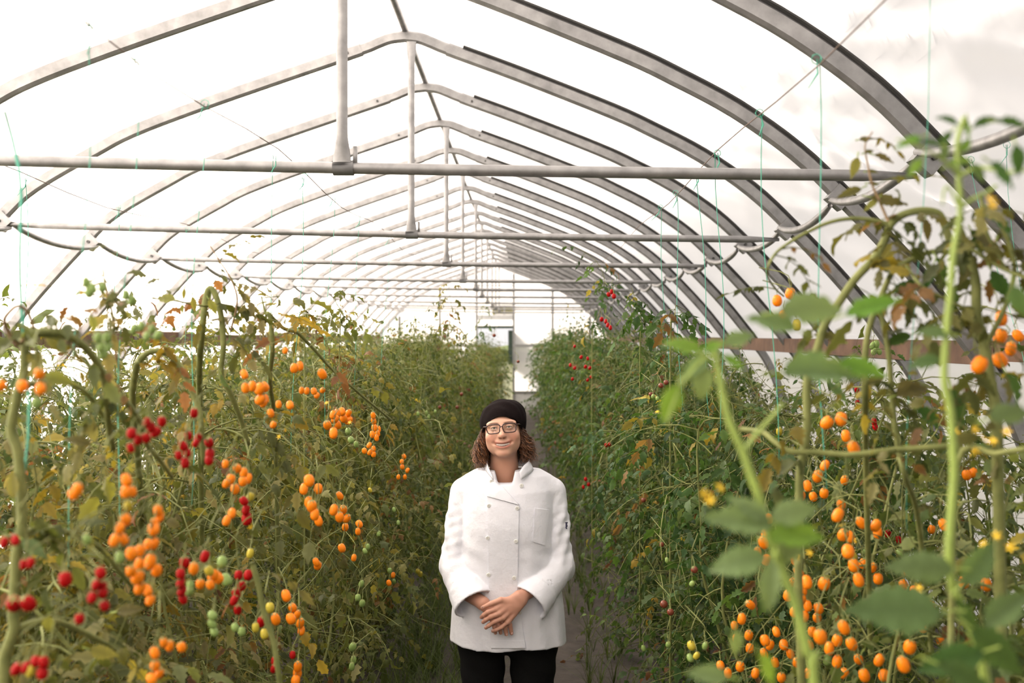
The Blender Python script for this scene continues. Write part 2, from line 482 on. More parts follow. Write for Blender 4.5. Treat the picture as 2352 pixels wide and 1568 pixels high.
# ground, inside and out
fl = MB(); n = 60
xs = np.linspace(-5.2, 3.6, 60); ys = np.linspace(-4, 30, 160)
rg = np.random.default_rng(2)
Z = rg.normal(0, 0.012, (len(ys), len(xs)))
V = [(x, y, Z[j, i]) for j, y in enumerate(ys) for i, x in enumerate(xs)]
F = [(j*60+i, j*60+i+1, (j+1)*60+i+1, (j+1)*60+i) for j in range(159) for i in range(59)]
tag(link('floor', mesh_np('floor', V, F), 'soil'), 'bare grey brown soil path between the tomato rows', kind='structure')
tag(link('ground_outside', mesh_np('ground_outside', [(-90, -40, -0.09), (90, -40, -0.09), (90, 97, -0.09), (-90, 97, -0.09)], [(0, 1, 2, 3)]), 'field'), 'pale dry grass field outside the end door', kind='structure')

# end wall with door and gable window
YW = 26.72
DX0, DX1, DH = -1.285, -0.29, 2.15
top = np.vstack([off_path(-1, 0, 9)[::-1], off_path(1, 0, 9)[1:]])
def top_z(x): return float(np.interp(x, top[:, 0], top[:, 1]))
wb = tag(empty('wall_back', (RX, YW, 0)), 'white film end wall with metal studs and an open doorway', kind='structure')
xs = sorted(set(list(np.linspace(top[0, 0]+0.02, top[-1, 0]-0.02, 50))+[DX0, DX1]))
V = []; F = []
WZ0, WZ1 = 2.50, 2.76            # gable window heights
for a, b in zip(xs[:-1], xs[1:]):
    spans = [(0, 1)]
    mid = (a+b)/2
    def quad(z0a, z1a, z0b, z1b):
        k = len(V); V.extend([(a-RX, 0, z0a), (b-RX, 0, z0b), (b-RX, 0, z1b), (a-RX, 0, z1a)]); F.append((k, k+1, k+2, k+3))
    if DX0-1e-6 <= a and b <= DX1+1e-6:
        if mid > -0.80: quad(DH, WZ0, DH, WZ0); quad(WZ1, top_z(a), WZ1, top_z(b))
        else: quad(DH, top_z(a), DH, top_z(b))
    else: quad(0, top_z(a), 0, top_z(b))
link('film_panel', mesh_np('film_panel', V, F, smooth=False), 'plastic_film', wb)
def bar(name, a, b, mat='steel', parent=wb, org=(RX, YW, 0)):
    m = MB(); m.box(a, b); return m.build(name, mat, parent, False, org)
for x in (-3.35, -2.27, DX0, DX1, 0.75, 1.75):
    bar('stud', (x-0.03, YW-0.07, 0), (x+0.03, YW-0.005, min(top_z(x)-0.05, 3.6)), 'steel')
for z in (0.42, 1.67):
    bar('girt', (DX1+0.03, YW-0.06, z-0.035), (2.5, YW-0.01, z+0.035)); bar('girt', (-4.1, YW-0.06, z-0.035), (DX0-0.03, YW-0.01, z+0.035))
for z in (2.95, 3.12, 3.28): bar('girt', (DX0+0.03, YW-0.05, z-0.012), (DX1-0.03, YW-0.01, z+0.012))
bar('kick_panel', (DX1+0.03, YW-0.045, 0), (2.4, YW-0.015, 0.40), 'frame_white')
d1 = tag(empty('door_1', ((DX0+DX1)/2, YW, 0)), 'open end doorway with a grey header and dark green door edge', kind='structure')
og = ((DX0+DX1)/2, YW, 0)
bar('header', (DX0+0.03, YW-0.09, 2.36), (DX1-0.03, YW-0.01, 2.49), 'frame_white', d1, og)
bar('lintel', (DX0+0.03, YW-0.09, DH-0.02), (DX1-0.03, YW-0.01, DH+0.05), 'dark_green_paint', d1, og)
bar('door_panel', (DX1-0.15, YW+0.02, 1.15), (DX1-0.035, YW+0.75, 2.08), 'dark_green_paint', d1, og)
w1 = tag(empty('window_1', (-0.54, YW, WZ0)), 'small two pane gable window above the door', kind='structure')
ow = (-0.54, YW, WZ0)
for a, b in (((-0.80, YW-0.06, WZ0), (-0.30, YW, WZ0+0.03)), ((-0.80, YW-0.06, WZ1-0.03), (-0.30, YW, WZ1)), ((-0.56, YW-0.06, WZ0), (-0.53, YW, WZ1)), ((-0.80, YW-0.06, WZ0), (-0.775, YW, WZ1))):
    bar('window_frame', a, b, 'frame_white', w1, ow)
for x0, x1 in ((-0.775, -0.56), (-0.53, -0.32)): bar('pane', (x0, YW-0.03, WZ0+0.03), (x1, YW-0.025, WZ1-0.03), 'lens_glass', w1, ow)
def blob(name, c, r, mat, seed, label, cat):
    bm = bmesh.new(); bmesh.ops.create_icosphere(bm, subdivisions=4, radius=1)
    rr = np.random.default_rng(seed); ph = rr.uniform(0, 6, (9, 3)); fr = rr.uniform(2, 7, (9, 3))
    for v in bm.verts:
        k = 1+sum(0.05*math.sin(f.dot(np.array(v.co))+p_[0]) for f, p_ in zip(fr, ph))
        v.co = Vector((v.co.x*r[0]*k, v.co.y*r[1]*k, v.co.z*r[2]*k))
    me = bpy.data.meshes.new(name); bm.to_mesh(me); bm.free()
    for p in me.polygons: p.use_smooth = True
    return me
def tree_out(c, r, mat, seed, label):
    t = empty('tree', (c[0], c[1], -0.09), label, 'tree')
    m = MB(); m.tube(smooth_path([(2.3, 0, 0), (1.9, 0, 1.2), (1.0, 0, 2.3), (0.1, 0, c[2]-r[2]*0.2)], 4), 0.09, 8); m.build('trunk', 'wood', t)
    link('crown', blob('crown', c, r, mat, seed, '', ''), mat, t, (0, 0, c[2]))
tree_out((-1.45, 60, 3.75), (1.2, 1.2, 0.9), 'yellow_foliage', 3, 'yellow leaved tree seen through the small gable window')
hd = empty('hedge', (-1.2, 80, -0.1), 'low brownish green hedge seen through the open end door', 'hedge')
link('foliage', blob('hedge_foliage', None, (4.5, 1.5, 0.9), 'hedge', 8, '', ''), 'hedge', hd, (0, 0, 0.3))

# ------------------------------------------------------------------ overhead wires and twines
def wire(X, zpts, label):
    pts = []
    for (y, z) in zpts: pts.append((X, y, z))
    o = MB(); o.tube(smooth_path(pts, 3), 0.0018, 5)
    w = o.build('support_wire', 'wire', None); tag(w, label, 'wire', 'overhead support wires')
tieY = [HOOPS[i] for i in range(len(HOOPS)) if i % 2 == 1]
TZ = AZ-1.165
def wire_pts(sag, dz=0.0):
    pts = []
    for k, y in enumerate(tieY):
        pts.append((y, TZ+0.03+dz))
        if k < len(tieY)-1:
            pts.append(((y+tieY[k+1])/2, TZ-sag+0.03+dz))
    return pts
wire(0.69, wire_pts(0.03), 'thin brown wire running over the cross bars above the right row')
wire(-0.875, wire_pts(0.05), 'thin pale wire running over the cross bars above the left row')
wire(-2.0, wire_pts(0.05), 'thin wire over the cross bars farther left, above the hidden left rows')
def twine(p0, p1, label, r=0.0011, group='green plant twines', knot=True):
    p0 = Vector(p0); p1 = Vector(p1)
    rd = random.Random(int(p0.x*1000+p0.y*777))
    m = MB()
    pts = [p0.lerp(p1, k/8)+Vector((0.010*math.sin(k*0.8+p0.y*3), 0.008*math.sin(k*1.1), 0)) for k in range(9)]
    m.tube(pts, r, 4)
    if knot:
        m.tube([p0+Vector((0.012*math.cos(a), 0.004, 0.012*math.sin(a))) for a in np.linspace(0, 6.2, 9)], r*0.9, 4)
        e = p0+Vector((rd.uniform(-0.05, 0.0), 0, -0.07)); m.tube([p0, p0.lerp(e, 0.5)+Vector((0.012, 0, 0)), e], [r, r*1.8, r*0.6], 4)
    o = m.build('plant_twine', 'twine', None); tag(o, label, 'twine', group)
for y, lb in ((2.35, 'knotted with a dangling tail before the first cross bar'), (2.92, 'looped on the wire just before the first cross bar'), (3.56, 'knotted on the first cross bar'), (3.98, 'tied just behind the first cross bar'), (4.55, 'tied midway between the first two cross bars'), (5.05, 'tied before the second cross bar')):
    twine((0.69, y, TZ+0.02), (0.74+0.02*math.sin(y*5), y+0.06, 1.55), 'green twine on the right wire, '+lb, 0.0017)
for y, lb in ((2.0, 'nearest the camera'), (2.24, 'second from the camera'), (2.72, 'third from the camera'), (3.50, 'tied at the first cross bar'), (3.95, 'first one behind the first cross bar'), (4.55, 'second one behind the first cross bar'), (5.3, 'third one behind the first cross bar'), (6.4, 'just behind the second cross bar')):
    twine((-0.875, y, TZ), (-0.93, y+0.03, 1.45), 'pale green twine on the left wire, '+lb)
for y, lb in ((3.3, 'by the first cross bar'), (4.0, 'second along it'), (4.9, 'third along it'), (5.9, 'by the second cross bar'), (7.2, 'farthest along it')):
    twine((-2.0, y, TZ), (-2.02, y, 1.5), 'thin twine on the far left wire, '+lb)
twine((1.58, 3.52, TZ-0.01), (1.45, 2.6, 1.2), 'green twine tied to the right bracket beside the tall vine')
twine((1.60, 3.30, TZ+0.0), (1.72, 3.3, 1.3), 'green twine looped round the right side pipe')
twine((0.80, 1.95, 2.9), (0.83, 2.15, 1.5), 'long green twine hanging straight down in front of the right film', knot=False)
twine(P(22, 255, 1.75), P(62, 770, 1.75), 'broad pale twine slanting down to the bent vine at the left edge', 0.0028, knot=False)
twine(P(62, 770, 1.76), P(36, 1420, 1.72), 'green twine wound along the stem of the bent vine at the left edge', 0.0022, knot=False)

# ------------------------------------------------------------------ leaf geometry
def leaflet_np(rng, seg=6, serr=0.35, bend=0.9, fold=0.5, roll=0.4, width=0.27):
    """one toothed, folded and drooping leaflet, length 1 along +X; 5 points across when seg is large"""
    t = np.linspace(0, 1, seg+1)
    w = width*np.sin(PI*np.clip(t, 0, 1)**0.72)*(1-0.25*t)
    tooth = np.where(np.arange(seg+1) % 2 == 1, 1+serr, 1-serr*0.6); tooth[0] = 1; tooth[-1] = 1
    w = w*tooth; w[0] = 0.02; w[-1] = 0.012
    b = bend*t**1.3
    dt = 1/seg
    x = np.concatenate([[0], np.cumsum(np.cos(b[:-1])*dt)]); z = -np.concatenate([[0], np.cumsum(np.sin(b[:-1])*dt)])
    lat = rng.normal(0, 0.05)*t**2
    across = (-1, 0, 1) if seg < 9 else (-1, -0.5, 0, 0.5, 1)
    V = []
    for i in range(seg+1):
        for s in across:
            a = fold*(1 if abs(s) <= 1 else 1)
            d = w[i]*abs(s)
            up = d*math.sin(a)-roll*d*d*2.2
            wav = 0.03*math.sin(i*1.9+s*2)*abs(s)
            nx, nz = math.sin(b[i]), math.cos(b[i])
            V.append((x[i]+nx*(up+wav)+0.10*d*(1 if abs(s) > 0.6 else 0.5), lat[i]+s*w[i]*math.cos(a), z[i]+nz*(up+wav)))
    m = len(across); F = []
    for i in range(seg):
        for j in range(m-1): F.append((i*m+j, (i+1)*m+j, (i+1)*m+j+1, i*m+j+1))
    return np.array(V, np.float32), np.array(F, np.int32)
lr = np.random.default_rng(11)
LEAFLET = {}
for det, seg, k in (('far', 4, 10), ('mid', 6, 12), ('near', 8, 12)):
    LEAFLET[det] = [leaflet_np(lr, seg, lr.uniform(0.2, 0.45), lr.uniform(0.2, 2.0), lr.uniform(-0.2, 0.9), lr.uniform(0.0, 1.2)) for _ in range(k)]

PAL_DRY = 1.15*np.array([(0.102, 0.098, 0.024), (0.075, 0.083, 0.024), (0.120, 0.115, 0.042), (0.052, 0.062, 0.018), (0.150, 0.138, 0.055), (0.085, 0.098, 0.036)])
PAL_GREEN = 0.72*np.array([(0.070, 0.125, 0.030), (0.055, 0.105, 0.026), (0.085, 0.145, 0.034), (0.045, 0.085, 0.028), (0.105, 0.150, 0.060), (0.065, 0.115, 0.045)])
YEL = np.array((0.26, 0.20, 0.035)); BRN = np.array((0.16, 0.085, 0.035))
def norm(v): return v/(np.linalg.norm(v)+1e-9)
def basis(d, rng, tilt=0.6):
    """rows: x along d, y sideways, z upwards-ish"""
    d = norm(d)
    up = norm(np.array((rng.normal(0, tilt), rng.normal(0, tilt), 1.0)))
    y = norm(np.cross(up, d)); z = np.cross(d, y)
    return np.stack([d, y, z])

class Foliage:
    def __init__(s, rng, pal, yel=0.05, brn=0.05):
        s.rng = rng; s.pal = pal; s.yel = yel; s.brn = brn
        s.M = []; s.O = []; s.C = []; s.T = []       # basis*scale, origin, colour, tubes
    def leaflet(s, o, d, L, col, tilt=0.6):
        s.M.append(basis(d, s.rng, tilt)*L); s.O.append(o); s.C.append(col)
    def colour(s):
        u = s.rng.random()
        if u < s.yel: c = YEL*s.rng.uniform(0.5, 1.1)
        elif u < s.yel+s.brn: c = BRN*s.rng.uniform(0.6, 1.3)
        else: c = s.pal[s.rng.integers(len(s.pal))]*s.rng.uniform(0.75, 1.3)
        return c
    def compound(s, o, d, L, npair=3, tilt=0.6, size=0.31):
        rng = s.rng
        d = norm(np.asarray(d, float)); c0 = s.colour()
        droop = rng.uniform(0.5, 1.6)
        pts = [np.asarray(o, float)]; dd = d.copy(); n = npair+1
        dirs = []
        for i in range(n):
            dd = norm(dd+np.array((0, 0, -droop/n))+rng.normal(0, 0.06, 3))
            pts.append(pts[-1]+dd*L/n); dirs.append(dd.copy())
        s.T.append((np.array(pts), np.linspace(0.0016, 0.0007, n+1)))
        side = norm(np.cross(d, (0, 0, 1.0))+1e-3)
        for i in range(1, n):
            for sg in (-1, 1):
                if rng.random() < 0.12: continue
                q = norm(dirs[i]*0.55+side*sg*rng.uniform(0.7, 1.1)+np.array((0, 0, rng.uniform(-0.6, 0.1))))
                s.leaflet(pts[i]+(pts[i+1]-pts[i])*rng.uniform(-0.2, 0.3), q, L*size*rng.uniform(0.55, 1.05), c0*rng.uniform(0.8, 1.2), tilt)
        s.leaflet(pts[-1], dirs[-1], L*size*rng.uniform(0.9, 1.25), c0*rng.uniform(0.8, 1.2), tilt)
    def arrays(s, det, accept=None, tubes=True, tn=3):
        M = np.array(s.M, np.float32); O = np.array(s.O, np.float32); C = np.array(s.C, np.float32)
        if accept is not None and len(O):
            k = accept(O+0.5*M[:, 0]) & accept(O+1.0*M[:, 0]) & accept(O)
            M, O, C = M[k], O[k], C[k]
        lib = LEAFLET[det]
        idx = s.rng.integers(len(lib), size=len(O))
        Vs, Fs, Cs = [], [], []; n = 0
        for k, (lv, lf) in enumerate(lib):
            q = np.where(idx == k)[0]
            if not len(q): continue
            V = np.einsum('vk,nkj->nvj', lv, M[q])+O[q][:, None]
            F = lf[None]+(np.arange(len(q))*len(lv))[:, None, None]+n
            edge = 1+0.35*np.clip(np.abs(lv[:, 1])*4, 0, 1)      # paler rims on the curled leaves
            Vs.append(V.reshape(-1, 3)); Fs.append(F.reshape(-1, 4)); Cs.append((C[q][:, None]*edge[None, :, None]).reshape(-1, 3)); n += V.shape[0]*V.shape[1]
        if tubes:
            keep = accept(np.array([q[0][-1] for q in s.T], np.float32)) if accept is not None else np.ones(len(s.T), bool)
            for (pts, r), ok in zip(s.T, keep):
                if not ok: continue
                V, F = tube_np(pts, r, tn, False)
                Vs.append(V.astype(np.float32)); Fs.append(F+n); n += len(V)
                Cs.append(np.tile(np.array((0.16, 0.175, 0.06), np.float32), (len(V), 1)))
        return np.concatenate(Vs), np.concatenate(Fs), np.concatenate(Cs)

def gen_plant(rng, height, reach, nmain, nbr, pal, yel, brn, leafL=(0.16, 0.26), per=5, base=(0, 0, 0), low=0.10, shoots=3, tend=70):
    """main stems, side branches and compound leaves of one tomato plant"""
    fo = Foliage(rng, pal, yel, brn)
    stems = []
    base = np.asarray(base, float)
    for m in range(nmain):
        a = rng.uniform(0, 2*PI)
        p = base+np.array((math.cos(a), math.sin(a), 0))*rng.uniform(0.0, 0.12)
        pts = [p.copy()]
        d = np.array((rng.normal(0, 0.12), rng.normal(0, 0.12), 1.0))
        H = height*rng.uniform(0.82, 1.06); nseg = 9
        for i in range(nseg):
            d = norm(d+np.array((rng.normal(0, 0.13), rng.normal(0, 0.13), 0))-np.array((*(pts[-1]-base)[:2], 0))*0.5)
            pts.append(pts[-1]+d*H/nseg)
        # drooping top
        for i in range(2):
            d = norm(d+np.array((rng.normal(0, 0.5), rng.normal(0, 0.5), -0.6))); pts.append(pts[-1]+d*0.09)
        pts = smooth_path(pts, 2)
        stems.append((pts, np.linspace(0.0085, 0.003, len(pts))))
        for b in range(nbr):
            f = low+(1.0-low)*(b+rng.random())/nbr
            q = pts[min(len(pts)-1, int(f*(len(pts)-1)))]
            a = rng.uniform(0, 2*PI)
            L = reach*rng.uniform(0.55, 1.15)*(1.0 if f < 0.8 else 0.75)
            d = np.array((math.cos(a), math.sin(a), rng.uniform(-0.1, 0.9)))
            bp = [q.copy()]
            for i in range(5):
                d = norm(d+np.array((rng.normal(0, 0.2), rng.normal(0, 0.2), -0.28))); bp.append(bp[-1]+d*L/5)
            bp = np.array(bp)
            if bp[:, 2].min() < 0.03: bp[:, 2] = np.maximum(bp[:, 2], 0.03)
            stems.append((bp, np.linspace(0.0034, 0.0015, 6)))
            for k in range(per):
                i = 1+min(4, int(k*5/per))
                o = bp[i]+rng.normal(0, 0.015, 3)
                dd = norm(bp[i]-bp[i-1])*0.6+rng.normal(0, 0.75, 3)+np.array((0, 0, 0.15))
                fo.compound(o, dd, rng.uniform(*leafL), 3 if rng.random() < 0.7 else 2)
    for k in range(shoots):       # thin upright shoots above the canopy
        a = rng.uniform(0, 2*PI); q = base+np.array((math.cos(a)*reach*0.5, math.sin(a)*reach*0.5, height*rng.uniform(0.8, 0.95)))
        d = np.array((rng.normal(0, 0.3), rng.normal(0, 0.3), 1.0)); bp = [q]
        for i in range(6):
            d = norm(d+rng.normal(0, 0.2, 3)); bp.append(bp[-1]+d*rng.uniform(0.03, 0.085))
            fo.compound(bp[-1], np.array((rng.normal(), rng.normal(), 0.4)), rng.uniform(0.06, 0.12), 2)
        stems.append((np.array(bp), np.linspace(0.0025, 0.001, 7)))
    for k in range(tend):         # thin curling stalks over the canopy
        a = rng.uniform(0, 2*PI); rr_ = reach*rng.uniform(0.35, 0.95)
        q = base+np.array((math.cos(a)*rr_, math.sin(a)*rr_, height*rng.uniform(0.12, 1.0)))
        d = norm(np.array((rng.normal(), rng.normal(), rng.normal()*0.9))); bp = [q]; cv = rng.normal(0, 0.45, 3)
        for i in range(7):
            d = norm(d+cv*0.35+rng.normal(0, 0.12, 3)); bp.append(bp[-1]+d*rng.uniform(0.03, 0.06))
        stems.append((np.array(bp), np.linspace(rng.uniform(0.0014, 0.0026), 0.0009, 8)))
    return fo, stems
def stem_mesh(stems, n=5, accept=None, far=False):
    mb = MB()
    keep = accept(np.array([p[len(p)//2] for p, _ in stems], np.float32)) if accept is not None else np.ones(len(stems), bool)
    for (pts, r), ok in zip(stems, keep):
        if r[0] < 0.005 and not ok: continue
        mb.tube(pts, r, n if r[0] > 0.005 else 3)
    return mb

# ------------------------------------------------------------------ fruit: where the photo shows it (pixel x, pixel y, length in pixels)
TOM = {'orange': """91 857 30|52 886 30|93 892 30|2 884 28|561 859 24|564 890 26|580 886 26|597 892 30|607 888 26|598 917 28|610 915 22|605 925 22|676 845 24|689 840 24|740 858 28|655 805 16|693 896 18|705 897 18|721 898 18|728 908 16|741 896 16|640 928 20|666 930 22|622 948 22|628 975 18|765 952 22|775 948 22|785 945 22|789 960 22|800 949 22|770 962 22|752 976 24|766 994 28|801 965 22|775 975 22|858 966 18|857 953 17|860 982 18|869 985 17|855 997 18|867 995 17|865 1005 16|848 1022 16|850 1038 16|858 1030 15|837 1035 15|858 1043 15|928 1048 13|923 1060 13|936 1080 14|924 1072 13|930 1095 13|915 1095 13|710 1103 30|698 1122 28|731 1122 26|709 1152 28|716 1162 30|723 1180 30|731 1195 28|780 1138 22|767 1170 28|788 1170 24|780 1187 26|797 1190 24|793 1210 20|825 1203 20|822 1220 18|290 1101 32|290 1128 32|305 1128 26|288 1192 32|275 1212 28|263 1240 32|282 1237 32|363 1172 30|366 1184 30|355 1202 28|353 1214 34|302 1270 32|322 1263 30|353 1247 30|340 1250 26|345 1289 38|320 1295 32|301 1311 30|316 1324 38|359 1308 32|322 1349 36|338 1355 30|345 1378 26|178 1123 34|168 1135 26|445 1305 32|460 1340 26|483 1342 24|499 1326 32|489 1320 30|521 1195 26|533 1178 26|657 1367 30|633 1421 30|668 1420 28|690 1430 26|692 1447 24|672 1395 24|683 1410 22|375 1475 26|390 1482 28|417 1485 26|355 1498 30|356 1528 28|366 1545 26|348 1558 28|684 1530 28|683 1545 26|679 1562 26|726 1290 22|730 1298 22|785 1258 22|813 1280 18|903 1320 15|893 1338 15|545 1075 24|560 1085 26|530 1100 26|570 1098 26|520 1110 24|540 1122 26|518 1065 22|558 1105 24|1785 690 28|1815 673 28|1825 708 30|1845 712 28|1800 724 28|1900 970 34|1932 962 34|1943 1000 30|1961 1029 38|1895 1068 28|1878 1093 32|1940 1102 26|1855 1115 28|1868 1140 24|1893 1132 26|1840 1138 26|2300 730 38|2298 772 38|2297 826 40|2250 837 44|2322 800 36|2338 770 32|1925 1182 36|1932 1157 26|1978 1200 32|2012 1206 32|2016 1222 30|2167 1204 30|1937 1228 32|1952 1232 30|1948 1266 36|1961 1298 32|2004 1302 28|1983 1294 26|1972 1331 34|2017 1328 28|2075 1342 26|2100 1357 28|2083 1310 26|1825 1285 26|1834 1313 30|1853 1336 34|1893 1340 34|1821 1336 26|1843 1356 28|1810 1367 28|1839 1377 30|1855 1390 28|1880 1396 28|1847 1415 28|1877 1418 26|1824 1405 26|1938 1440 36|1884 1461 38|1923 1470 30|1905 1488 32|1956 1478 32|1923 1518 32|1972 1513 30|2020 1515 32|2090 1485 36|2075 1525 40|1938 1545 28|1985 1550 32|2030 1550 30|2265 1342 32|2215 1335 32|2240 1322 30|1866 1450 26|1860 1480 26|1783 1450 26|1740 1268 28|1753 1245 32|1766 1190 26|1760 1285 28|1757 1225 26|1723 1388 28|1704 1420 28|1687 1436 22|1690 1465 24|1720 1458 28|1722 1488 24|1757 1470 28|1768 1480 26|1755 1500 26|1655 1528 24|1700 1530 26|1672 1545 26|1800 1480 26|1815 1500 26|1780 1520 26|1830 1520 28|1855 1545 26|1795 1555 26|1735 1545 26|2140 1215 22|2220 1090 26|2235 1085 26|2140 1390 26|2300 1330 28|2120 1440 28|2060 1440 24|2160 1470 26""",
'red': """337 970 26|372 967 28|347 980 28|358 992 28|302 995 28|318 1008 30|335 1005 26|300 1028 24|446 948 26|420 1023 28|432 1000 24|455 1005 26|450 1017 22|480 1016 26|482 1042 30|480 1057 24|410 1045 24|430 1040 22|425 1062 28|150 1329 38|32 1386 44|64 1385 42|231 1315 30|222 1342 30|236 1345 26|236 1361 28|212 1372 28|240 1390 26|424 1292 30|471 1277 30|415 1317 26|415 1338 28|418 1356 28|420 1375 26|183 1420 28|40 1535 36|60 1532 30|100 1520 30|82 1518 26|97 1545 32|542 1362 28|538 1378 26|546 1400 26|570 1320 26|555 1345 24|565 1170 26|567 1190 34|560 1150 24|548 1320 24|10 1245 26|35 1240 28|55 1295 26|70 1292 24|600 1427 28|608 1418 24|632 1518 24|629 1535 22|672 1503 20|1335 820 10|1350 823 10|1345 842 10|1310 838 10|1320 845 10|1358 866 9|1350 872 9|1320 795 8|1355 845 10|1315 870 9|1405 670 13|1410 680 13|1398 676 12|1382 733 12|1392 738 12|1396 746 12|1402 752 12|2008 968 18|2010 980 18|1970 925 14|1968 895 14|2065 1240 22|2040 1225 22|1345 1100 10|1352 1112 10|1340 1118 10|1392 1022 10|1400 1020 10""",
'dark': """1530 878 13|1518 885 13|1495 905 11|1525 1387 20|1540 1405 18|1595 1308 18|1520 1250 12|1135 770 9|1190 830 8|985 925 9|1010 935 9|1060 905 9|1050 935 9|1478 1148 12""",
'green': """83 925 26|225 775 28|245 775 28|232 797 28|249 797 26|236 812 26|308 755 24|324 750 22|337 772 24|350 756 20|363 770 24|198 648 20|213 662 17|235 660 18|205 672 18|290 677 18|303 690 18|200 1237 26|275 1279 30|520 1330 34|510 1290 30|437 1343 24|435 1358 24|488 1413 26|487 1432 26|492 1450 26|540 1440 22|555 1450 22|800 990 18|806 1010 18|818 1020 16|960 950 11|980 948 11|985 957 11|1000 945 10|830 1340 18|822 1372 18|832 1385 18|838 1265 15|845 1255 15|895 1310 14|905 1335 14|810 1485 22|812 1515 20|808 1530 20|1585 1510 22|1620 1482 20|1535 1480 16|1532 1286 14|1500 910 11|1510 915 11|2004 793 18|2013 790 18|2008 806 18|2018 806 18|2068 1270 24|1990 1265 22|1865 1520 26|1880 1500 26|1900 1515 26|870 1225 14|905 1170 13|915 1200 13|1478 1488 16|1590 1340 16|1920 870 20|1925 885 20""",
'yellow': """295 1160 30|70 1540 30|587 1440 24|607 1455 26|1830 746 28|1588 1482 24|1600 1505 20|960 1312 13|966 1318 13|850 1125 13|575 1270 24|480 1310 26|1790 990 22|1960 1275 24|575 1140 22|620 1395 26"""}
FLOWERS = [(1618, 1133, 1.25), (1632, 1148, 1.25), (1655, 1120, 1.3), (2200, 990, 1.6), (2260, 1007, 1.5), (2281, 1012, 1.5), (2240, 985, 1.6), (2312, 990, 1.6), (2240, 1035, 1.6), (75, 1010, 2.0), (125, 1082, 2.0), (108, 962, 1.9), (380, 998, 2.3), (378, 1012, 2.3), (475, 832, 2.6), (488, 845, 2.6), (2290, 1230, 1.5), (2260, 1250, 1.5), (2320, 1255, 1.5), (2110, 1350, 1.7), (1860, 1270, 1.9), (1835, 1280, 1.9), (803, 970, 3.3), (655, 988, 3.0), (640, 1002, 3.0), (750, 925, 3.2), (758, 935, 3.2), (575, 1210, 2.4), (420, 1140, 2.3), (1540, 925, 3.2), (1550, 925, 3.2), (1510, 945, 3.3), (1690, 790, 2.6), (2135, 815, 2.2), (1920, 1180, 2.2), (2275, 455, 1.3), (2282, 470, 1.3), (1965, 1242, 2.2)]
TL = []
for kind, s in TOM.items():
    for e in s.split('|'):
        x, y, L = (float(q) for q in e.split())
        z = 78.0/L
        if x < 1205: z = min(z, 0.64*FPX/max(1205-x, 40))
        elif x < 1650: z = min(z, 0.50*FPX/max(x-1205, 60))
        z = max(1.5, min(z, 8.0))
        if L < 11 and kind in ('red', 'dark'): z = 7.0 if x > 1300 else 8.0
        if kind == 'dark' and L > 10: z = min(z, 4.2)
        TL.append((kind, x, y, L, z, P(x, y, z)))
KEY = np.array([(t[1], t[2], t[4], t[3]) for t in TL]+[(f[0], f[1], f[2], 22) for f in FLOWERS], np.float32)
PERSON_BOX = (985, 905, 1335)
def accept(W):
    """False for a bit of foliage that would hang in front of a fruit, the cook, or right at the lens"""
    W = np.asarray(W, np.float32)
    z = np.maximum(W[:, 1], 0.05)
    px = VX+W[:, 0]/z*FPX; py = VY-(W[:, 2]-CH)/z*FPX
    ok = z > 1.45
    for x, y, kz, L in KEY:
        r = L*0.5+3
        ok &= ~((np.abs(px-x) < r) & (np.abs(py-y) < r*1.05) & (z < kz+0.02))
    ok &= ~((px > PERSON_BOX[0]) & (px < PERSON_BOX[2]) & (py > PERSON_BOX[1]) & (z < 4.45))
    ok &= W[:, 2] > 0.0
    return ok

# ------------------------------------------------------------------ the rows of tomato plants
PLANTS = []           # (empty, base xyz) so that fruit finds its plant
def unique_plant(base, seed, h, reach, pal, yel, brn, label, group, nmain=3, nbr=15, per=6, det='near', shoots=3, leafL=(0.14, 0.24), low=0.05):
    rng = np.random.default_rng(seed)
    t = empty('tomato_plant', base, label, 'tomato plant', group)
    fo, st = gen_plant(rng, h, reach, nmain, nbr, pal, yel, brn, leafL, per, base, low, shoots)
    V, F, C = fo.arrays(det, accept)
    f = link('foliage', mesh_np('foliage', V-np.array(base, np.float32), F, C), 'leaf', t); f['kind'] = 'stuff'
    mb = stem_mesh(st, 6, accept); s = mb.build('stem', 'stem', t, True, base)
    PLANTS.append((t, Vector(base)))
    return t
WHERE = lambda k: ORD[k]
# left row, nearest plants
ys = np.arange(1.95, 6.0, 0.50)
for k, y in enumerate(ys):
    x = -1.20 if y < 3.3 else (-1.12 if y < 4.3 else -1.02)
    unique_plant((x+0.04*math.sin(k*2.1), float(y), 0.0), 100+k, 1.42 if y < 2.4 else (1.58 if y < 3.1 else 1.74), 0.40 if y < 3 else 0.46, PAL_DRY, 0.045, 0.07, 'tangled olive tomato plant in the left row, %s from the camera, with ripe fruit' % WHERE(k+1), 'plants of the left row', shoots=1 if y < 3 else 3, nbr=15 if y > 2.4 else 12, det='near' if y < 3.6 else 'mid')
# right row, nearest plants
ys = np.arange(2.05, 6.0, 0.50)
for k, y in enumerate(ys):
    x = 1.13 if y < 3.2 else (1.0 if y < 4 else 0.92)
    h = 1.42 if y < 2.4 else (1.52 if y < 3.0 else 1.72)
    unique_plant((x+0.04*math.sin(k*1.7), float(y), 0.0), 200+k, h, 0.38 if y < 3 else 0.47, PAL_DRY*0.5+PAL_GREEN*0.5 if y < 3.2 else PAL_GREEN, 0.03, 0.06 if y < 3.2 else 0.03, 'tomato plant in the right row, %s from the camera, %s' % (WHERE(k+1), 'loaded with orange fruit' if y < 3.2 else 'green and leafy beside the path'), 'plants of the right row', nbr=15, det='near' if y < 4.2 else 'mid')
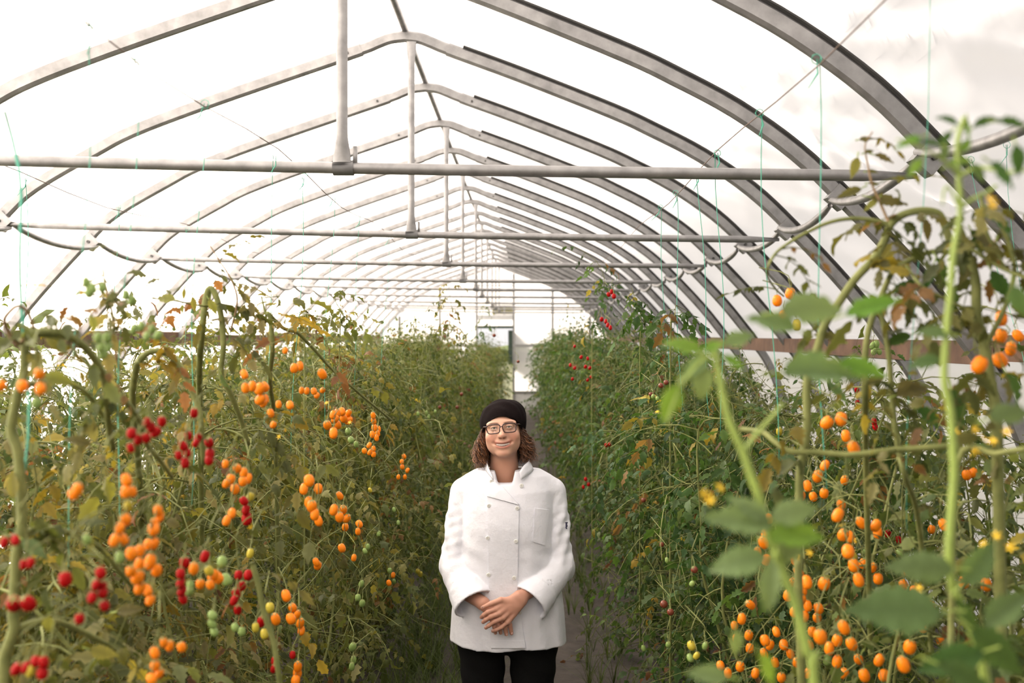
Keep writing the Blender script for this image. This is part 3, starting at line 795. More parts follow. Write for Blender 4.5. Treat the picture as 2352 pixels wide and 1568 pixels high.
# shared meshes for the plants farther back
def template(seed, h, reach, pal, yel, brn, nmain=3, nbr=15, per=6, det='mid', shoots=3, leafL=(0.13, 0.22), low=0.04):
    rng = np.random.default_rng(seed)
    fo, st = gen_plant(rng, h, reach, nmain, nbr, pal, yel, brn, leafL, per, (0, 0, 0), low, shoots)
    V, F, C = fo.arrays(det)
    f = mesh_np('foliage', V, F, C); f.materials.append(MAT['leaf'])
    mb = stem_mesh(st, 4); s = mesh_np('stem', np.concatenate(mb.V), np.concatenate(mb.F)); s.materials.append(MAT['stem'])
    return f, s
TLEFT = [template(300+k, 1.80, 0.47, PAL_DRY*0.35+PAL_GREEN*0.65, 0.025, 0.045, shoots=3) for k in range(4)]
TRIGHT = [template(320+k, 1.80, 0.47, PAL_GREEN, 0.02, 0.03, shoots=4) for k in range(4)]
TBACK = [template(340+k, 1.46, 0.50, PAL_DRY*0.4+PAL_GREEN*0.6, 0.03, 0.04, nbr=13, per=5, det='far', leafL=(0.18, 0.28)) for k in range(3)]
def shared_plant(tpl, base, rot, sc, label, group):
    t = empty('tomato_plant', base, label, 'tomato plant', group)
    t.rotation_euler[2] = rot
    t.scale = sc
    f = link('foliage', tpl[0], None, t); f['kind'] = 'stuff'
    link('stem', tpl[1], None, t)
    PLANTS.append((t, Vector(base)))
    return t
pr = random.Random(9)
def row(X, y0, y1, step, tpls, label, group, h=(0.95, 1.06), wob=0.05, xdrift=0.0, skip=None, first=0):
    y = y0; k = 0
    while y < y1:
        x = X+pr.uniform(-wob, wob)+xdrift*(y-y0)/(y1-y0)
        if skip is None or not skip(y):
            s = pr.uniform(*h); w = pr.uniform(0.92, 1.1)
            shared_plant(tpls[k % len(tpls)], (x, y+pr.uniform(-0.06, 0.06), 0), pr.uniform(0, 6.28), (w, w, s), (label % ORD[first+k]) if first else label, group)
        y += step; k += 1
row(-0.98, 6.0, 11.5, 0.52, TLEFT, 'leafy tomato plant in the left row, %s from the camera, past the cook', 'plants in the middle of the left row', (0.90, 1.10), 0.09, xdrift=0.1, first=10)
row(-0.88, 11.6, 25.8, 0.72, TLEFT, 'leafy tomato plant near the far end of the left row', 'plants at the far end of the left row', (0.80, 1.04), 0.09, xdrift=0.02)
row(0.90, 6.0, 11.5, 0.52, TRIGHT, 'leafy green tomato plant in the right row, %s from the camera, past the cook', 'plants in the middle of the right row', (0.95, 1.16), 0.09, first=9)
row(0.80, 11.6, 25.8, 0.72, TRIGHT, 'leafy green tomato plant near the far end of the right row', 'plants at the far end of the right row', (0.96, 1.20), 0.09, xdrift=-0.05)
row(-2.05, 2.6, 25.5, 0.72, TBACK, 'tomato plant in the second row behind the left row', 'plants of the second left row', (1.16, 1.26))
row(-3.05, 3.4, 25.5, 0.80, TBACK, 'low tomato plant in the outer row by the left curtain', 'plants of the outer left row', (1.14, 1.24))
row(1.70, 2.9, 25.5, 0.80, TBACK, 'tomato plant in the outer row by the right curtain', 'plants of the outer right row', (0.98, 1.08))

# ------------------------------------------------------------------ hand placed vines in the foreground
def vine(name, label, base, stems, mat='stem', leaves=(), sprigs=(), seed=0, pal=PAL_DRY, yel=0.1, brn=0.08, side=None):
    """stems: list of (list of (px, py, z), r0, r1); leaves: (px, py, length px, angle deg, z, kind); sprigs: compound leaves scattered on the stems"""
    t = empty(name, base, label, 'tomato plant')
    bx = np.array(base)
    rng = np.random.default_rng(seed)
    fo = Foliage(rng, pal, yel, brn)
    for st in stems:
        pts, r0, r1 = st[:3]
        w = smooth_path([P(*q) for q in pts], 5)
        m = MB(); m.tube(w, np.linspace(r0, r1, len(w)), 8)
        m.build('stem', st[3] if len(st) > 3 else mat, t, True, bx)
        ns = st[4] if len(st) > 4 else int(len(w)/3)
        for k in range(ns):
            i = rng.integers(1, len(w))
            d = np.array((rng.normal(), rng.normal()*0.6, rng.uniform(-0.5, 0.7)))
            L = rng.uniform(0.07, 0.16)
            fo.compound(w[i], d, L, 2 if rng.random() < 0.5 else 3, size=rng.uniform(0.3, 0.5))
    if len(fo.O):
        V, F, C = fo.arrays('near', accept, True, 4)
        f = link('foliage', mesh_np('foliage', V-bx.astype(np.float32), F, C), 'leaf', t); f['kind'] = 'stuff'
    for (px, py, Lp, ang, z, c) in leaves:
        L = 1.12*Lp*z/FPX; a = math.radians(ang)
        lv, lf = leaflet_np(rng, 14, 0.16, rng.uniform(0.3, 1.0), rng.uniform(0.1, 0.6), rng.uniform(0.1, 0.7), rng.uniform(0.21, 0.28))
        d = norm(np.array((math.cos(a), rng.uniform(-0.3, 0.3), math.sin(a))))
        up = norm(np.array((rng.normal(0, 0.35), -0.95, 0.6)))
        y = norm(np.cross(up, d)); zz = np.cross(d, y); B = np.stack([d, y, zz])*L
        o = np.array(P(px, py, z))-0.5*d*L
        W = lv@B+o
        cc = np.tile(np.array(c), (len(W), 1))*(0.85+0.5*np.clip(np.abs(lv[:, 1:2])*3, 0, 1))
        lo = link('leaf', mesh_np('leaf', W-bx, lf, cc), 'leaf', t)
        m = MB(); m.tube([o-d*L*0.25, o], [0.0016, 0.0012], 5); m.build('petiole', 'stem_bright', lo, True, bx)
    PLANTS.append((t, Vector(base)))
    return t
G1 = (0.145, 0.21, 0.085); G2 = (0.095, 0.15, 0.055); G3 = (0.13, 0.24, 0.035); G4 = (0.05, 0.10, 0.025); GY = (0.20, 0.20, 0.05); GB = (0.11, 0.10, 0.035)
Z1 = 1.72
vine('tomato_vine', 'thick bent tomato vine at the left edge, arching over to the right', tuple(P(-5, 772, 1.7))[:2]+(0.0,), [
    ([(-5, 2900, 1.68), (0, 2200, 1.68), (2, 1700, 1.70), (8, 1530, Z1), (24, 1470, Z1), (33, 1440, Z1), (30, 1404, Z1), (36, 1315, Z1), (38, 1270, Z1), (50, 1220, Z1), (50, 1150, Z1), (46, 1090, Z1), (40, 1032, Z1), (26, 990, Z1), (33, 942, Z1), (42, 899, Z1), (55, 850, Z1), (57, 797, Z1), (60, 772, Z1)], 0.0105, 0.0075, 'stem', 7),
    ([(60, 776, Z1), (84, 764, 1.72), (133, 765, 1.74), (179, 784, 1.78), (214, 820, 1.82), (237, 866, 1.86), (245, 917, 1.9), (249, 975, 1.95), (260, 1030, 2.0)], 0.0085, 0.006, 'stem', 5),
    ([(237, 866, 1.86), (270, 904, 1.92), (301, 937, 1.98), (321, 970, 2.02), (337, 1019, 2.08), (362, 1050, 2.12), (395, 1095, 2.2)], 0.0065, 0.0045, 'stem', 4),
    ([(60, 772, Z1), (40, 790, 1.7), (18, 760, 1.68), (10, 735, 1.66), (22, 716, 1.66), (40, 703, 1.68), (61, 713, 1.7), (74, 741, 1.72), (79, 766, 1.74)], 0.004, 0.003, 'dry_stem', 3),
    ([(50, 1225, Z1), (90, 1215, 1.76), (134, 1216, 1.80), (179, 1234, 1.86), (233, 1261, 1.94), (269, 1306, 2.0), (307, 1351, 2.1)], 0.0065, 0.0045, 'stem', 5),
    ([(36, 1445, Z1), (84, 1428, 1.76), (134, 1428, 1.8), (185, 1449, 1.86), (239, 1476, 1.92), (284, 1509, 2.0)], 0.0065, 0.0045, 'stem', 5),
    ([(40, 885, Z1), (138, 876, 1.85), (179, 889, 1.88), (209, 914, 1.92), (235, 952, 1.96), (265, 983, 2.0)], 0.006, 0.004, 'stem', 4),
    ], leaves=[(135, 870, 70, -5, 1.8, GY), (215, 745, 40, -70, 1.85, GY), (175, 1010, 60, 160, 1.85, GB), (80, 1260, 70, -30, 1.7, G2), (110, 1440, 55, -100, 1.75, GY), (120, 790, 60, -60, 1.75, GY), (300, 1400, 60, 10, 1.9, GB), (240, 1500, 60, -20, 1.85, GY), (30, 1110, 60, 100, 1.7, GY)], seed=1)
Z2 = 2.35
vine('tomato_vine', 'hooked tomato vine with thick pale stems rising above the left row', tuple(P(470, 772, 2.6))[:2]+(0.0,), [
    ([(330, 1330, 3.0), (320, 1100, 2.75), (305, 930, 2.45), (311, 853, Z2), (321, 828, Z2), (341, 810, Z2), (367, 806, Z2), (395, 820, Z2), (421, 853, Z2), (436, 889, Z2), (454, 930, Z2), (462, 975, Z2), (467, 1065, 2.4)], 0.0085, 0.0065, 'stem', 5),
    ([(467, 1500, 3.6), (460, 1000, 3.3), (458, 850, 2.9), (464, 765, 2.7), (472, 690, 2.7), (482, 662, 2.7), (497, 682, 2.7), (509, 733, 2.7), (513, 796, 2.7), (508, 860, 2.72), (530, 905, 2.75), (552, 960, 2.8), (570, 1020, 2.85)], 0.0095, 0.007, 'stem', 8),
    ([(640, 1400, 3.8), (632, 1000, 3.5), (620, 879, 3.05), (626, 802, 2.9), (621, 733, 2.9), (616, 720, 2.9), (650, 753, 2.95), (680, 762, 3.0), (700, 780, 3.05), (725, 806, 3.1), (765, 850, 3.2), (835, 912, 3.4), (900, 965, 3.6)], 0.008, 0.004, 'stem', 8),
    ([(578, 1291, 2.2), (593, 1339, 2.2), (601, 1384, 2.2), (613, 1428, 2.2), (628, 1473, 2.2), (640, 1548, 2.2), (655, 1700, 2.25)], 0.006, 0.006, 'stem', 2),
    ([(205, 660, 2.2), (238, 650, 2.2), (250, 690, 2.2), (262, 740, 2.25), (262, 790, 2.3), (275, 850, 2.3)], 0.0022, 0.003, 'dry_stem', 3),
    ([(262, 745, 2.25), (300, 728, 2.25), (330, 745, 2.25), (365, 757, 2.25)], 0.002, 0.0015, 'stem', 2),
    ([(233, 600, 2.2), (240, 640, 2.2), (250, 690, 2.2)], 0.0015, 0.002, 'dry_stem', 5),
    ([(480, 560, 2.7), (505, 600, 2.7), (530, 640, 2.7), (545, 690, 2.7), (530, 760, 2.7)], 0.0015, 0.003, 'dry_stem', 7),
    ([(350, 685, 2.5), (400, 690, 2.55), (450, 700, 2.65), (490, 705, 2.7)], 0.002, 0.003, 'stem', 3),
    ([(600, 680, 2.9), (605, 700, 2.9), (612, 730, 2.9)], 0.002, 0.003, 'stem', 4),
    ], leaves=[(378, 685, 50, 175, 2.5, GY), (446, 700, 34, -80, 2.6, GY), (490, 705, 36, -60, 2.65, GY), (422, 676, 24, -95, 2.6, GY), (210, 745, 24, -80, 2.2, GY), (517, 880, 40, -70, 2.7, G2), (290, 720, 26, -30, 2.2, GY), (418, 710, 20, -90, 2.6, GY), (545, 725, 26, -20, 2.7, G2)], seed=2)
Z3 = 1.95
vine('tomato_vine', 'tall dark tomato vine arching against the film at the right edge', tuple(P(1990, 772, 2.0))[:2]+(0.0,), [
    ([(1860, 2700, 2.0), (1850, 1900, 2.0), (1834, 1339, Z3), (1835, 1279, Z3), (1837, 1100, Z3), (1842, 1057, Z3), (1852, 1006, Z3), (1854, 955, Z3), (1855, 866, Z3), (1877, 802, Z3), (1892, 751, Z3), (1921, 704, Z3), (1964, 641, Z3), (2004, 598, Z3), (2034, 548, Z3), (2044, 518, Z3), (2070, 495, Z3), (2110, 484, Z3), (2153, 489, Z3), (2170, 518, Z3), (2184, 562, Z3)], 0.0085, 0.0075, 'stem', 14),
    ([(2044, 516, Z3), (2001, 505, Z3), (1951, 502, Z3), (1901, 512, Z3), (1851, 535, Z3), (1812, 558, Z3), (1779, 585, Z3), (1762, 628, Z3), (1782, 664, 2.4), (1800, 680, 2.6)], 0.005, 0.002, 'stem', 4),
    ([(2000, 1500, 2.7), (1990, 1100, 2.3), (1987, 904, Z3), (1987, 828, Z3), (1994, 764, Z3), (2010, 713, Z3), (2024, 681, Z3), (2050, 625, Z3), (2084, 601, Z3), (2127, 581, Z3), (2176, 578, Z3), (2230, 600, 1.9)], 0.007, 0.005, 'stem', 8),
    ([(2140, 1500, 2.5), (2110, 1200, 2.2), (2081, 1100, Z3), (2066, 1044, Z3), (2056, 981, Z3), (2048, 904, Z3), (2043, 828, Z3), (2033, 764, Z3), (2022, 715, Z3)], 0.006, 0.005, 'stem', 4),
    ([(1700, 985, 2.0), (1752, 993, 1.95), (1780, 1015, 1.92), (1816, 1037, 1.9), (1880, 1039, 1.9), (1956, 1044, 1.88), (2045, 1034, 1.86), (2109, 1029, 1.84), (2186, 1024, 1.82)], 0.0055, 0.006, 'stem', 4),
    ([(2040, 508, Z3), (2017, 455, Z3), (2004, 426, Z3), (1994, 382, Z3), (1987, 333, Z3), (2004, 303, Z3)], 0.0028, 0.0012, 'dry_stem', 2),
    ([(2184, 1500, 1.8), (2200, 1065, 1.75), (2288, 1042, 1.7), (2360, 1030, 1.65)], 0.006, 0.005, 'stem', 3),
    ([(2300, 1500, 1.9), (2290, 1000, 1.85), (2275, 880, 1.85), (2262, 800, 1.85), (2244, 725, 1.85), (2240, 640, 1.85), (2215, 560, 1.85), (2200, 520, 1.85)], 0.011, 0.008, 'stem', 12),
    ([(2262, 800, 1.85), (2310, 700, 1.8), (2330, 610, 1.8), (2300, 520, 1.8), (2260, 470, 1.8)], 0.005, 0.003, 'stem', 9),
    ([(2244, 725, 1.85), (2180, 690, 1.85), (2120, 660, 1.85), (2080, 610, 1.9)], 0.004, 0.003, 'stem', 8),
    ([(2215, 560, 1.85), (2290, 610, 1.8), (2360, 640, 1.75)], 0.004, 0.003, 'stem', 6),
    ([(2254, 450, 1.8), (2262, 520, 1.8), (2285, 570, 1.8), (2310, 620, 1.8)], 0.003, 0.003, 'stem', 3),
    ], leaves=[(2034, 363, 48, -15, Z3, GB), (1964, 386, 48, -105, Z3, GY), (1951, 445, 56, 205, Z3, GB), (2047, 461, 80, -10, Z3, GB), (1998, 347, 26, 20, Z3, GB), (2006, 392, 26, 5, Z3, GB), (2010, 419, 28, 5, Z3, GB), (1990, 318, 30, 10, Z3, GB), (2000, 470, 40, 220, Z3, GY), (2080, 655, 60, 30, 1.9, G4), (2130, 530, 50, -90, Z3, GB), (2250, 560, 60, -60, 1.85, G4), (2190, 690, 80, -70, 1.85, G4), (2130, 640, 60, -110, 1.9, G4), (2300, 660, 80, -60, 1.8, G4), (2260, 900, 90, -90, 1.85, GB), (2100, 890, 90, 20, 1.9, GB), (2140, 960, 80, -30, 1.9, G4), (2060, 780, 60, 200, 1.95, G4), (1900, 770, 60, 160, 1.95, GB), (2200, 950, 100, -80, 1.8, G4), (2310, 520, 70, -30, 1.75, G4), (2220, 620, 70, -120, 1.85, GB), (2170, 620, 60, -60, 1.85, G4), (2090, 700, 70, -100, 1.9, GB), (2280, 590, 60, -100, 1.8, GB), (2330, 900, 90, -60, 1.7, G4), (2000, 880, 60, -150, 2.0, GB), (1930, 900, 60, -40, 2.0, G2)], seed=3, pal=PAL_DRY*0.8, brn=0.12)
ZR = 1.12
vine('tomato_shoot', 'bright green blurred tomato shoot close to the camera on the right', tuple(P(1900, 772, 1.12))[:2]+(0.0,), [
    ([(1900, 3600, 1.15), (1890, 2200, 1.15), (1871, 1568, ZR), (1856, 1503, ZR), (1842, 1443, ZR), (1821, 1369, ZR), (1790, 1290, ZR), (1766, 1225, ZR), (1745, 1145, ZR), (1728, 1100, ZR), (1707, 1039, ZR), (1684, 988, ZR), (1668, 942, ZR), (1653, 866, ZR), (1641, 800, ZR)], 0.0062, 0.0042, 'stem_bright', 0),
    ([(1641, 815, ZR), (1610, 830, ZR), (1580, 865, ZR), (1556, 905, ZR), (1530, 975, ZR)], 0.003, 0.0015, 'stem_bright', 0),
    ([(1707, 1039, ZR), (1735, 1000, 1.14), (1770, 960, 1.16), (1800, 925, 1.2)], 0.003, 0.002, 'stem_bright', 0),
    ], leaves=[(1565, 790, 90, 165, ZR, G3), (1592, 842, 80, 215, ZR, G1), (1612, 885, 90, -95, ZR, G1), (1645, 790, 60, 30, ZR, G3), (1540, 930, 90, -110, ZR, G3), (1690, 830, 60, -20, ZR, G3), (1700, 775, 70, 20, ZR, G1),
               (1690, 1195, 150, 172, 1.1, G1), (1690, 1290, 130, 190, 1.1, G1), (1830, 1172, 110, 18, 1.1, G1), (1840, 1222, 140, 8, 1.1, G3), (1720, 1165, 100, 150, 1.1, G1), (1768, 1355, 120, -100, 1.05, G1), (1692, 1478, 70, -80, 1.1, G1), (1622, 1548, 90, 170, 1.05, G1), (1767, 1541, 90, -60, 1.02, G3), (1800, 1270, 110, 215, 1.12, G1), (1880, 700, 160, 10, 1.15, G1), (1770, 735, 110, 160, 1.15, G1), (1895, 850, 190, 3, 1.2, G1), (1990, 845, 110, -12, 1.2, G3), (2010, 700, 120, 20, 1.2, G3)], seed=4)
vine('tomato_shoot', 'tall upright tomato shoot with a blurred pale stem at the right edge', tuple(P(2230, 772, 1.2))[:2]+(0.0,), [
    ([(2290, 3500, 1.25), (2280, 1900, 1.22), (2262, 1548, 1.2), (2230, 1443, 1.2), (2200, 1369, 1.2), (2182, 1309, 1.2), (2182, 1219, 1.2), (2191, 1100, 1.2), (2188, 1006, 1.2), (2183, 942, 1.2), (2170, 879, 1.2), (2170, 828, 1.2), (2175, 751, 1.2), (2184, 664, 1.2), (2190, 581, 1.2), (2206, 489, 1.2), (2202, 399, 1.2), (2200, 326, 1.2), (2215, 270, 1.2)], 0.0062, 0.003, 'stem_bright', 0),
    ([(2204, 480, 1.2), (2230, 460, 1.2), (2270, 440, 1.22), (2290, 425, 1.22)], 0.003, 0.002, 'stem_bright', 0),
    ([(2204, 480, 1.2), (2180, 430, 1.2), (2168, 440, 1.2), (2165, 470, 1.2)], 0.002, 0.0012, 'stem_bright', 0),
    ([(2200, 400, 1.2), (2170, 370, 1.18), (2120, 340, 1.16), (2060, 320, 1.15)], 0.0028, 0.0012, 'stem_bright', 0),
    ([(2202, 405, 1.2), (2250, 385, 1.18), (2310, 395, 1.15), (2370, 390, 1.12)], 0.0028, 0.0016, 'stem_bright', 0),
    ], leaves=[(2176, 272, 50, 150, 1.2, G4), (2226, 298, 44, -80, 1.2, G3), (2268, 275, 60, 30, 1.2, G4), (2330, 285, 70, -10, 1.15, G4), (2084, 322, 60, 195, 1.16, G3), (2133, 328, 50, 170, 1.16, G4), (2170, 350, 44, -100, 1.18, G2), (2100, 385, 50, 230, 1.16, G3), (2220, 330, 40, 60, 1.2, G3), (2315, 400, 90, -30, 1.12, G4), (2250, 400, 60, -40, 1.18, G2), (2340, 370, 70, -80, 1.1, G4), (2210, 370, 60, 20, 1.2, G3), (2170, 320, 40, -130, 1.18, G4),
               (2110, 1297, 140, 175, 1.15, G2), (2253, 1290, 120, 50, 1.15, G2), (2050, 1398, 200, 178, 1.12, G2), (2316, 1392, 130, 40, 1.12, G2), (2230, 1430, 110, -60, 1.15, G4), (2300, 1500, 150, -40, 1.1, G4), (2180, 1520, 140, 200, 1.1, G4), (2330, 940, 110, 20, 1.1, G2), (2140, 760, 70, 170, 1.2, G2), (2120, 830, 70, 190, 1.22, G2), (2340, 700, 90, -70, 1.1, G2), (2240, 1560, 150, -20, 1.05, G4)], seed=5)

# slim shoots standing above the rows farther back
def far_shoot(pts, label, seed, pal, n=12, r=0.0035):
    base = P(pts[0][0], pts[0][1], pts[0][2]); base = (base.x, base.y, 0)
    full = [(pts[0][0], pts[0][1]+(CH/pts[0][2]*FPX)*0.8, pts[0][2])]+list(pts)
    t = empty('tomato_shoot', base, label, 'tomato plant', 'slim shoots above the rows')
    rng = np.random.default_rng(seed); fo = Foliage(rng, pal, 0.05, 0.05)
    w = smooth_path([P(*q) for q in full], 4); m = MB(); m.tube(w, np.linspace(r, 0.0012, len(w)), 5); m.build('stem', 'stem', t, True, base)
    h = w[4:]
    for k in range(n):
        i = rng.integers(0, len(h)); fo.compound(h[i], np.array((rng.normal(), rng.normal(), rng.uniform(-0.4, 0.6))), rng.uniform(0.10, 0.20), 2, size=0.4)
    V, F, C = fo.arrays('mid'); f = link('foliage', mesh_np('foliage', V-np.array(base, np.float32), F, C), 'leaf', t); f['kind'] = 'stuff'
    PLANTS.append((t, Vector(base)))
far_shoot([(1062, 820, 8.5), (1045, 760, 8.5), (1040, 720, 8.5), (1035, 690, 8.5), (1030, 650, 8.5)], 'slim dry tomato shoot standing against the far end wall', 21, PAL_DRY, 16)
far_shoot([(1360, 790, 6.8), (1370, 740, 6.8), (1385, 690, 6.8), (1388, 640, 6.8), (1370, 600, 6.8), (1335, 575, 6.8)], 'tall tomato shoot with red fruit above the right row', 22, PAL_GREEN, 20)
far_shoot([(1470, 790, 5.0), (1480, 740, 5.0), (1465, 700, 5.0), (1450, 660, 5.0)], 'upright leafy shoot near the middle of the right row', 23, PAL_GREEN, 18)
far_shoot([(1110, 800, 12), (1105, 760, 12), (1108, 720, 12), (1112, 700, 12)], 'wispy shoot in front of the end door frame', 24, PAL_GREEN, 12)
far_shoot([(780, 780, 5), (790, 730, 5), (770, 690, 5), (772, 670, 5)], 'wispy shoot at the middle of the left row', 25, PAL_DRY, 12)
far_shoot([(700, 790, 4), (712, 760, 4), (708, 730, 4), (700, 712, 4)], 'short leafy shoot nearer along the left row', 26, PAL_DRY, 12)
far_shoot([(1540, 800, 4.4), (1548, 740, 4.4), (1552, 700, 4.4)], 'pale thick shoot beside the right wire twines', 27, PAL_GREEN, 12, 0.006)

# ------------------------------------------------------------------ fruit meshes and placing
def fruit_mesh(name, prof_, mat, n=12):
    V = []; F = []
    for (r, z) in prof_:
        for j in range(n): V.append((r*math.cos(j/n*2*PI), r*math.sin(j/n*2*PI), z))
    for i in range(len(prof_)-1):
        for j in range(n): F.append((i*n+j, i*n+(j+1) % n, (i+1)*n+(j+1) % n, (i+1)*n+j))
    me = mesh_np(name, V, F); me.materials.append(MAT[mat]); return me
PLUM = [(0.001, -0.5), (0.16, -0.475), (0.27, -0.38), (0.335, -0.22), (0.345, -0.03), (0.33, 0.16), (0.265, 0.32), (0.17, 0.43), (0.06, 0.465), (0.001, 0.45)]
OVAL = [(0.001, -0.5), (0.18, -0.47), (0.31, -0.36), (0.385, -0.18), (0.40, 0.0), (0.37, 0.2), (0.29, 0.36), (0.17, 0.45), (0.05, 0.455), (0.001, 0.435)]
ROUND = [(0.001, -0.46), (0.2, -0.425), (0.36, -0.31), (0.455, -0.12), (0.46, 0.06), (0.40, 0.24), (0.28, 0.37), (0.14, 0.42), (0.05, 0.40), (0.001, 0.38)]
FR = {k: [fruit_mesh('tomato', PLUM, 'tomato_'+k), fruit_mesh('tomato', OVAL, 'tomato_'+k)] for k in ('orange', 'red', 'green', 'yellow')}
FR['dark'] = [fruit_mesh('tomato', ROUND, 'tomato_dark')]
V = []; F = []
for j in range(5):
    a = j/5*2*PI; c, s = math.cos(a), math.sin(a); k = len(V)
    for (r, w, z) in ((0.03, 0.05, 0.455), (0.17, 0.06, 0.47), (0.33, 0.008, 0.40)):
        V += [(r*c-w*s, r*s+w*c, z), (r*c+w*s, r*s-w*c, z)]
    F += [(k, k+1, k+3, k+2), (k+2, k+3, k+5, k+4)]
CALYX = mesh_np('calyx', V, F, smooth=False); CALYX.materials.append(MAT['stem'])
V = []; F = []
for j in range(6):
    a = j/6*2*PI; c, s = math.cos(a), math.sin(a); k = len(V)
    for (r, w, z) in ((0.05, 0.09, 0.0), (0.45, 0.15, 0.18), (1.0, 0.02, -0.2)):
        V += [(r*c-w*s, r*s+w*c, z), (r*c+w*s, r*s-w*c, z)]
    F += [(k, k+1, k+3, k+2), (k+2, k+3, k+5, k+4)]
FLOWER = mesh_np('flower', V, F, smooth=False); FLOWER.materials.append(MAT['flower'])
fr_ = random.Random(17)
PB = np.array([tuple(b) for _, b in PLANTS])
def nearest_plant(p):
    d = (PB[:, 0]-p.x)**2+(PB[:, 1]-p.y)**2
    return PLANTS[int(np.argmin(d))]
def local(t, b, p):
    q = p-b
    q = Matrix.Rotation(-t.rotation_euler[2], 3, 'Z') @ q
    return Vector((q.x/t.scale[0], q.y/t.scale[1], q.z/t.scale[2]))
clusters = []
for kind, x, y, L, z, p in TL:
    size = max(0.018, min(0.042, L*z/FPX))
    t, b = nearest_plant(p)
    o = link('tomato', fr_.choice(FR[kind]), None, t, local(t, b, p))
    o.scale = Vector((size, size, size))/t.scale[0]
    o.rotation_euler = (fr_.gauss(0, 0.28), fr_.gauss(0, 0.28), fr_.uniform(0, 6))
    if L >= 16:
        link('calyx', CALYX, None, o)
    for c in clusters:
        if (c['p'][-1]-p).length < 0.11: c['p'].append(p); c['s'].append(size); break
    else: clusters.append({'p': [p], 's': [size], 't': t, 'b': b})
for c in clusters:               # the thin trusses that carry the fruit
    topz = max(q.z for q in c['p'])
    hub = Vector((sum(q.x for q in c['p'])/len(c['p']), sum(q.y for q in c['p'])/len(c['p'])+0.02, topz+0.05))
    m = MB()
    low = min(c['p'], key=lambda q: q.z)
    spine = [hub+Vector((fr_.uniform(-0.06, 0.06), 0.10, 0.03)), hub, Vector((hub.x*0.5+low.x*0.5, hub.y, (hub.z+low.z)/2)), low+Vector((0, 0.012, 0.02))]
    m.tube(smooth_path(spine, 3), 0.0015, 4)
    for q, s in zip(c['p'], c['s']):
        e = q+Vector((0, 0, s*0.45)); m.tube([e, e+Vector((0, 0.006, 0.012)), Vector((hub.x*0.4+q.x*0.6, hub.y, min(hub.z, q.z+s*0.5+0.025)))], 0.0010, 4)
    t, b = c['t'], c['b']
    for arr in m.V:
        for i in range(len(arr)): arr[i] = local(t, b, Vector(arr[i]))
    m.build('truss', 'stem', t)
for (x, y, z) in FLOWERS:
    p = P(x, y, z); t, b = nearest_plant(p)
    o = link('flower', FLOWER, None, t, local(t, b, p)); s = 0.0095/t.scale[0]; o.scale = (s, s, s)
    o.rotation_euler = (fr_.uniform(0.6, 2.2), fr_.uniform(-0.5, 0.5), fr_.uniform(0, 6))

# grass and weeds along the path
rng = np.random.default_rng(77)
Vs = []; Fs = []; Cs = []; n = 0
for tuft in range(850):
    x = rng.uniform(-0.75, -0.22) if rng.random() < 0.84 else rng.uniform(0.28, 0.6)
    y = rng.uniform(4.4, 13) if rng.random() < 0.75 else rng.uniform(13, 25)
    c = np.array((0.075, 0.10, 0.03))*rng.uniform(0.6, 1.3)
    for k in range(9):
        a = rng.uniform(0, 2*PI); L = rng.uniform(0.15, 0.5); le = rng.uniform(0.3, 0.9)
        w = np.array((-math.sin(a), math.cos(a), 0))*0.0028; d = np.array((math.cos(a), math.sin(a), 0))
        for i in range(5):
            f = i/4; q = np.array((x, y, 0))+d*L*le*f**1.6+np.array((0, 0, L*(f-0.45*le*f**2)))
            Vs += [q-w*(1-f*0.9), q+w*(1-f*0.9)]; Cs += [c, c]
        for i in range(4): Fs.append((n+2*i, n+2*i+1, n+2*i+3, n+2*i+2))
        n += 10
g = link('grass', mesh_np('grass', np.array(Vs), np.array(Fs), np.array(Cs)), 'leaf'); tag(g, 'thin grass and weeds along the edges of the soil path', 'grass', kind='stuff')

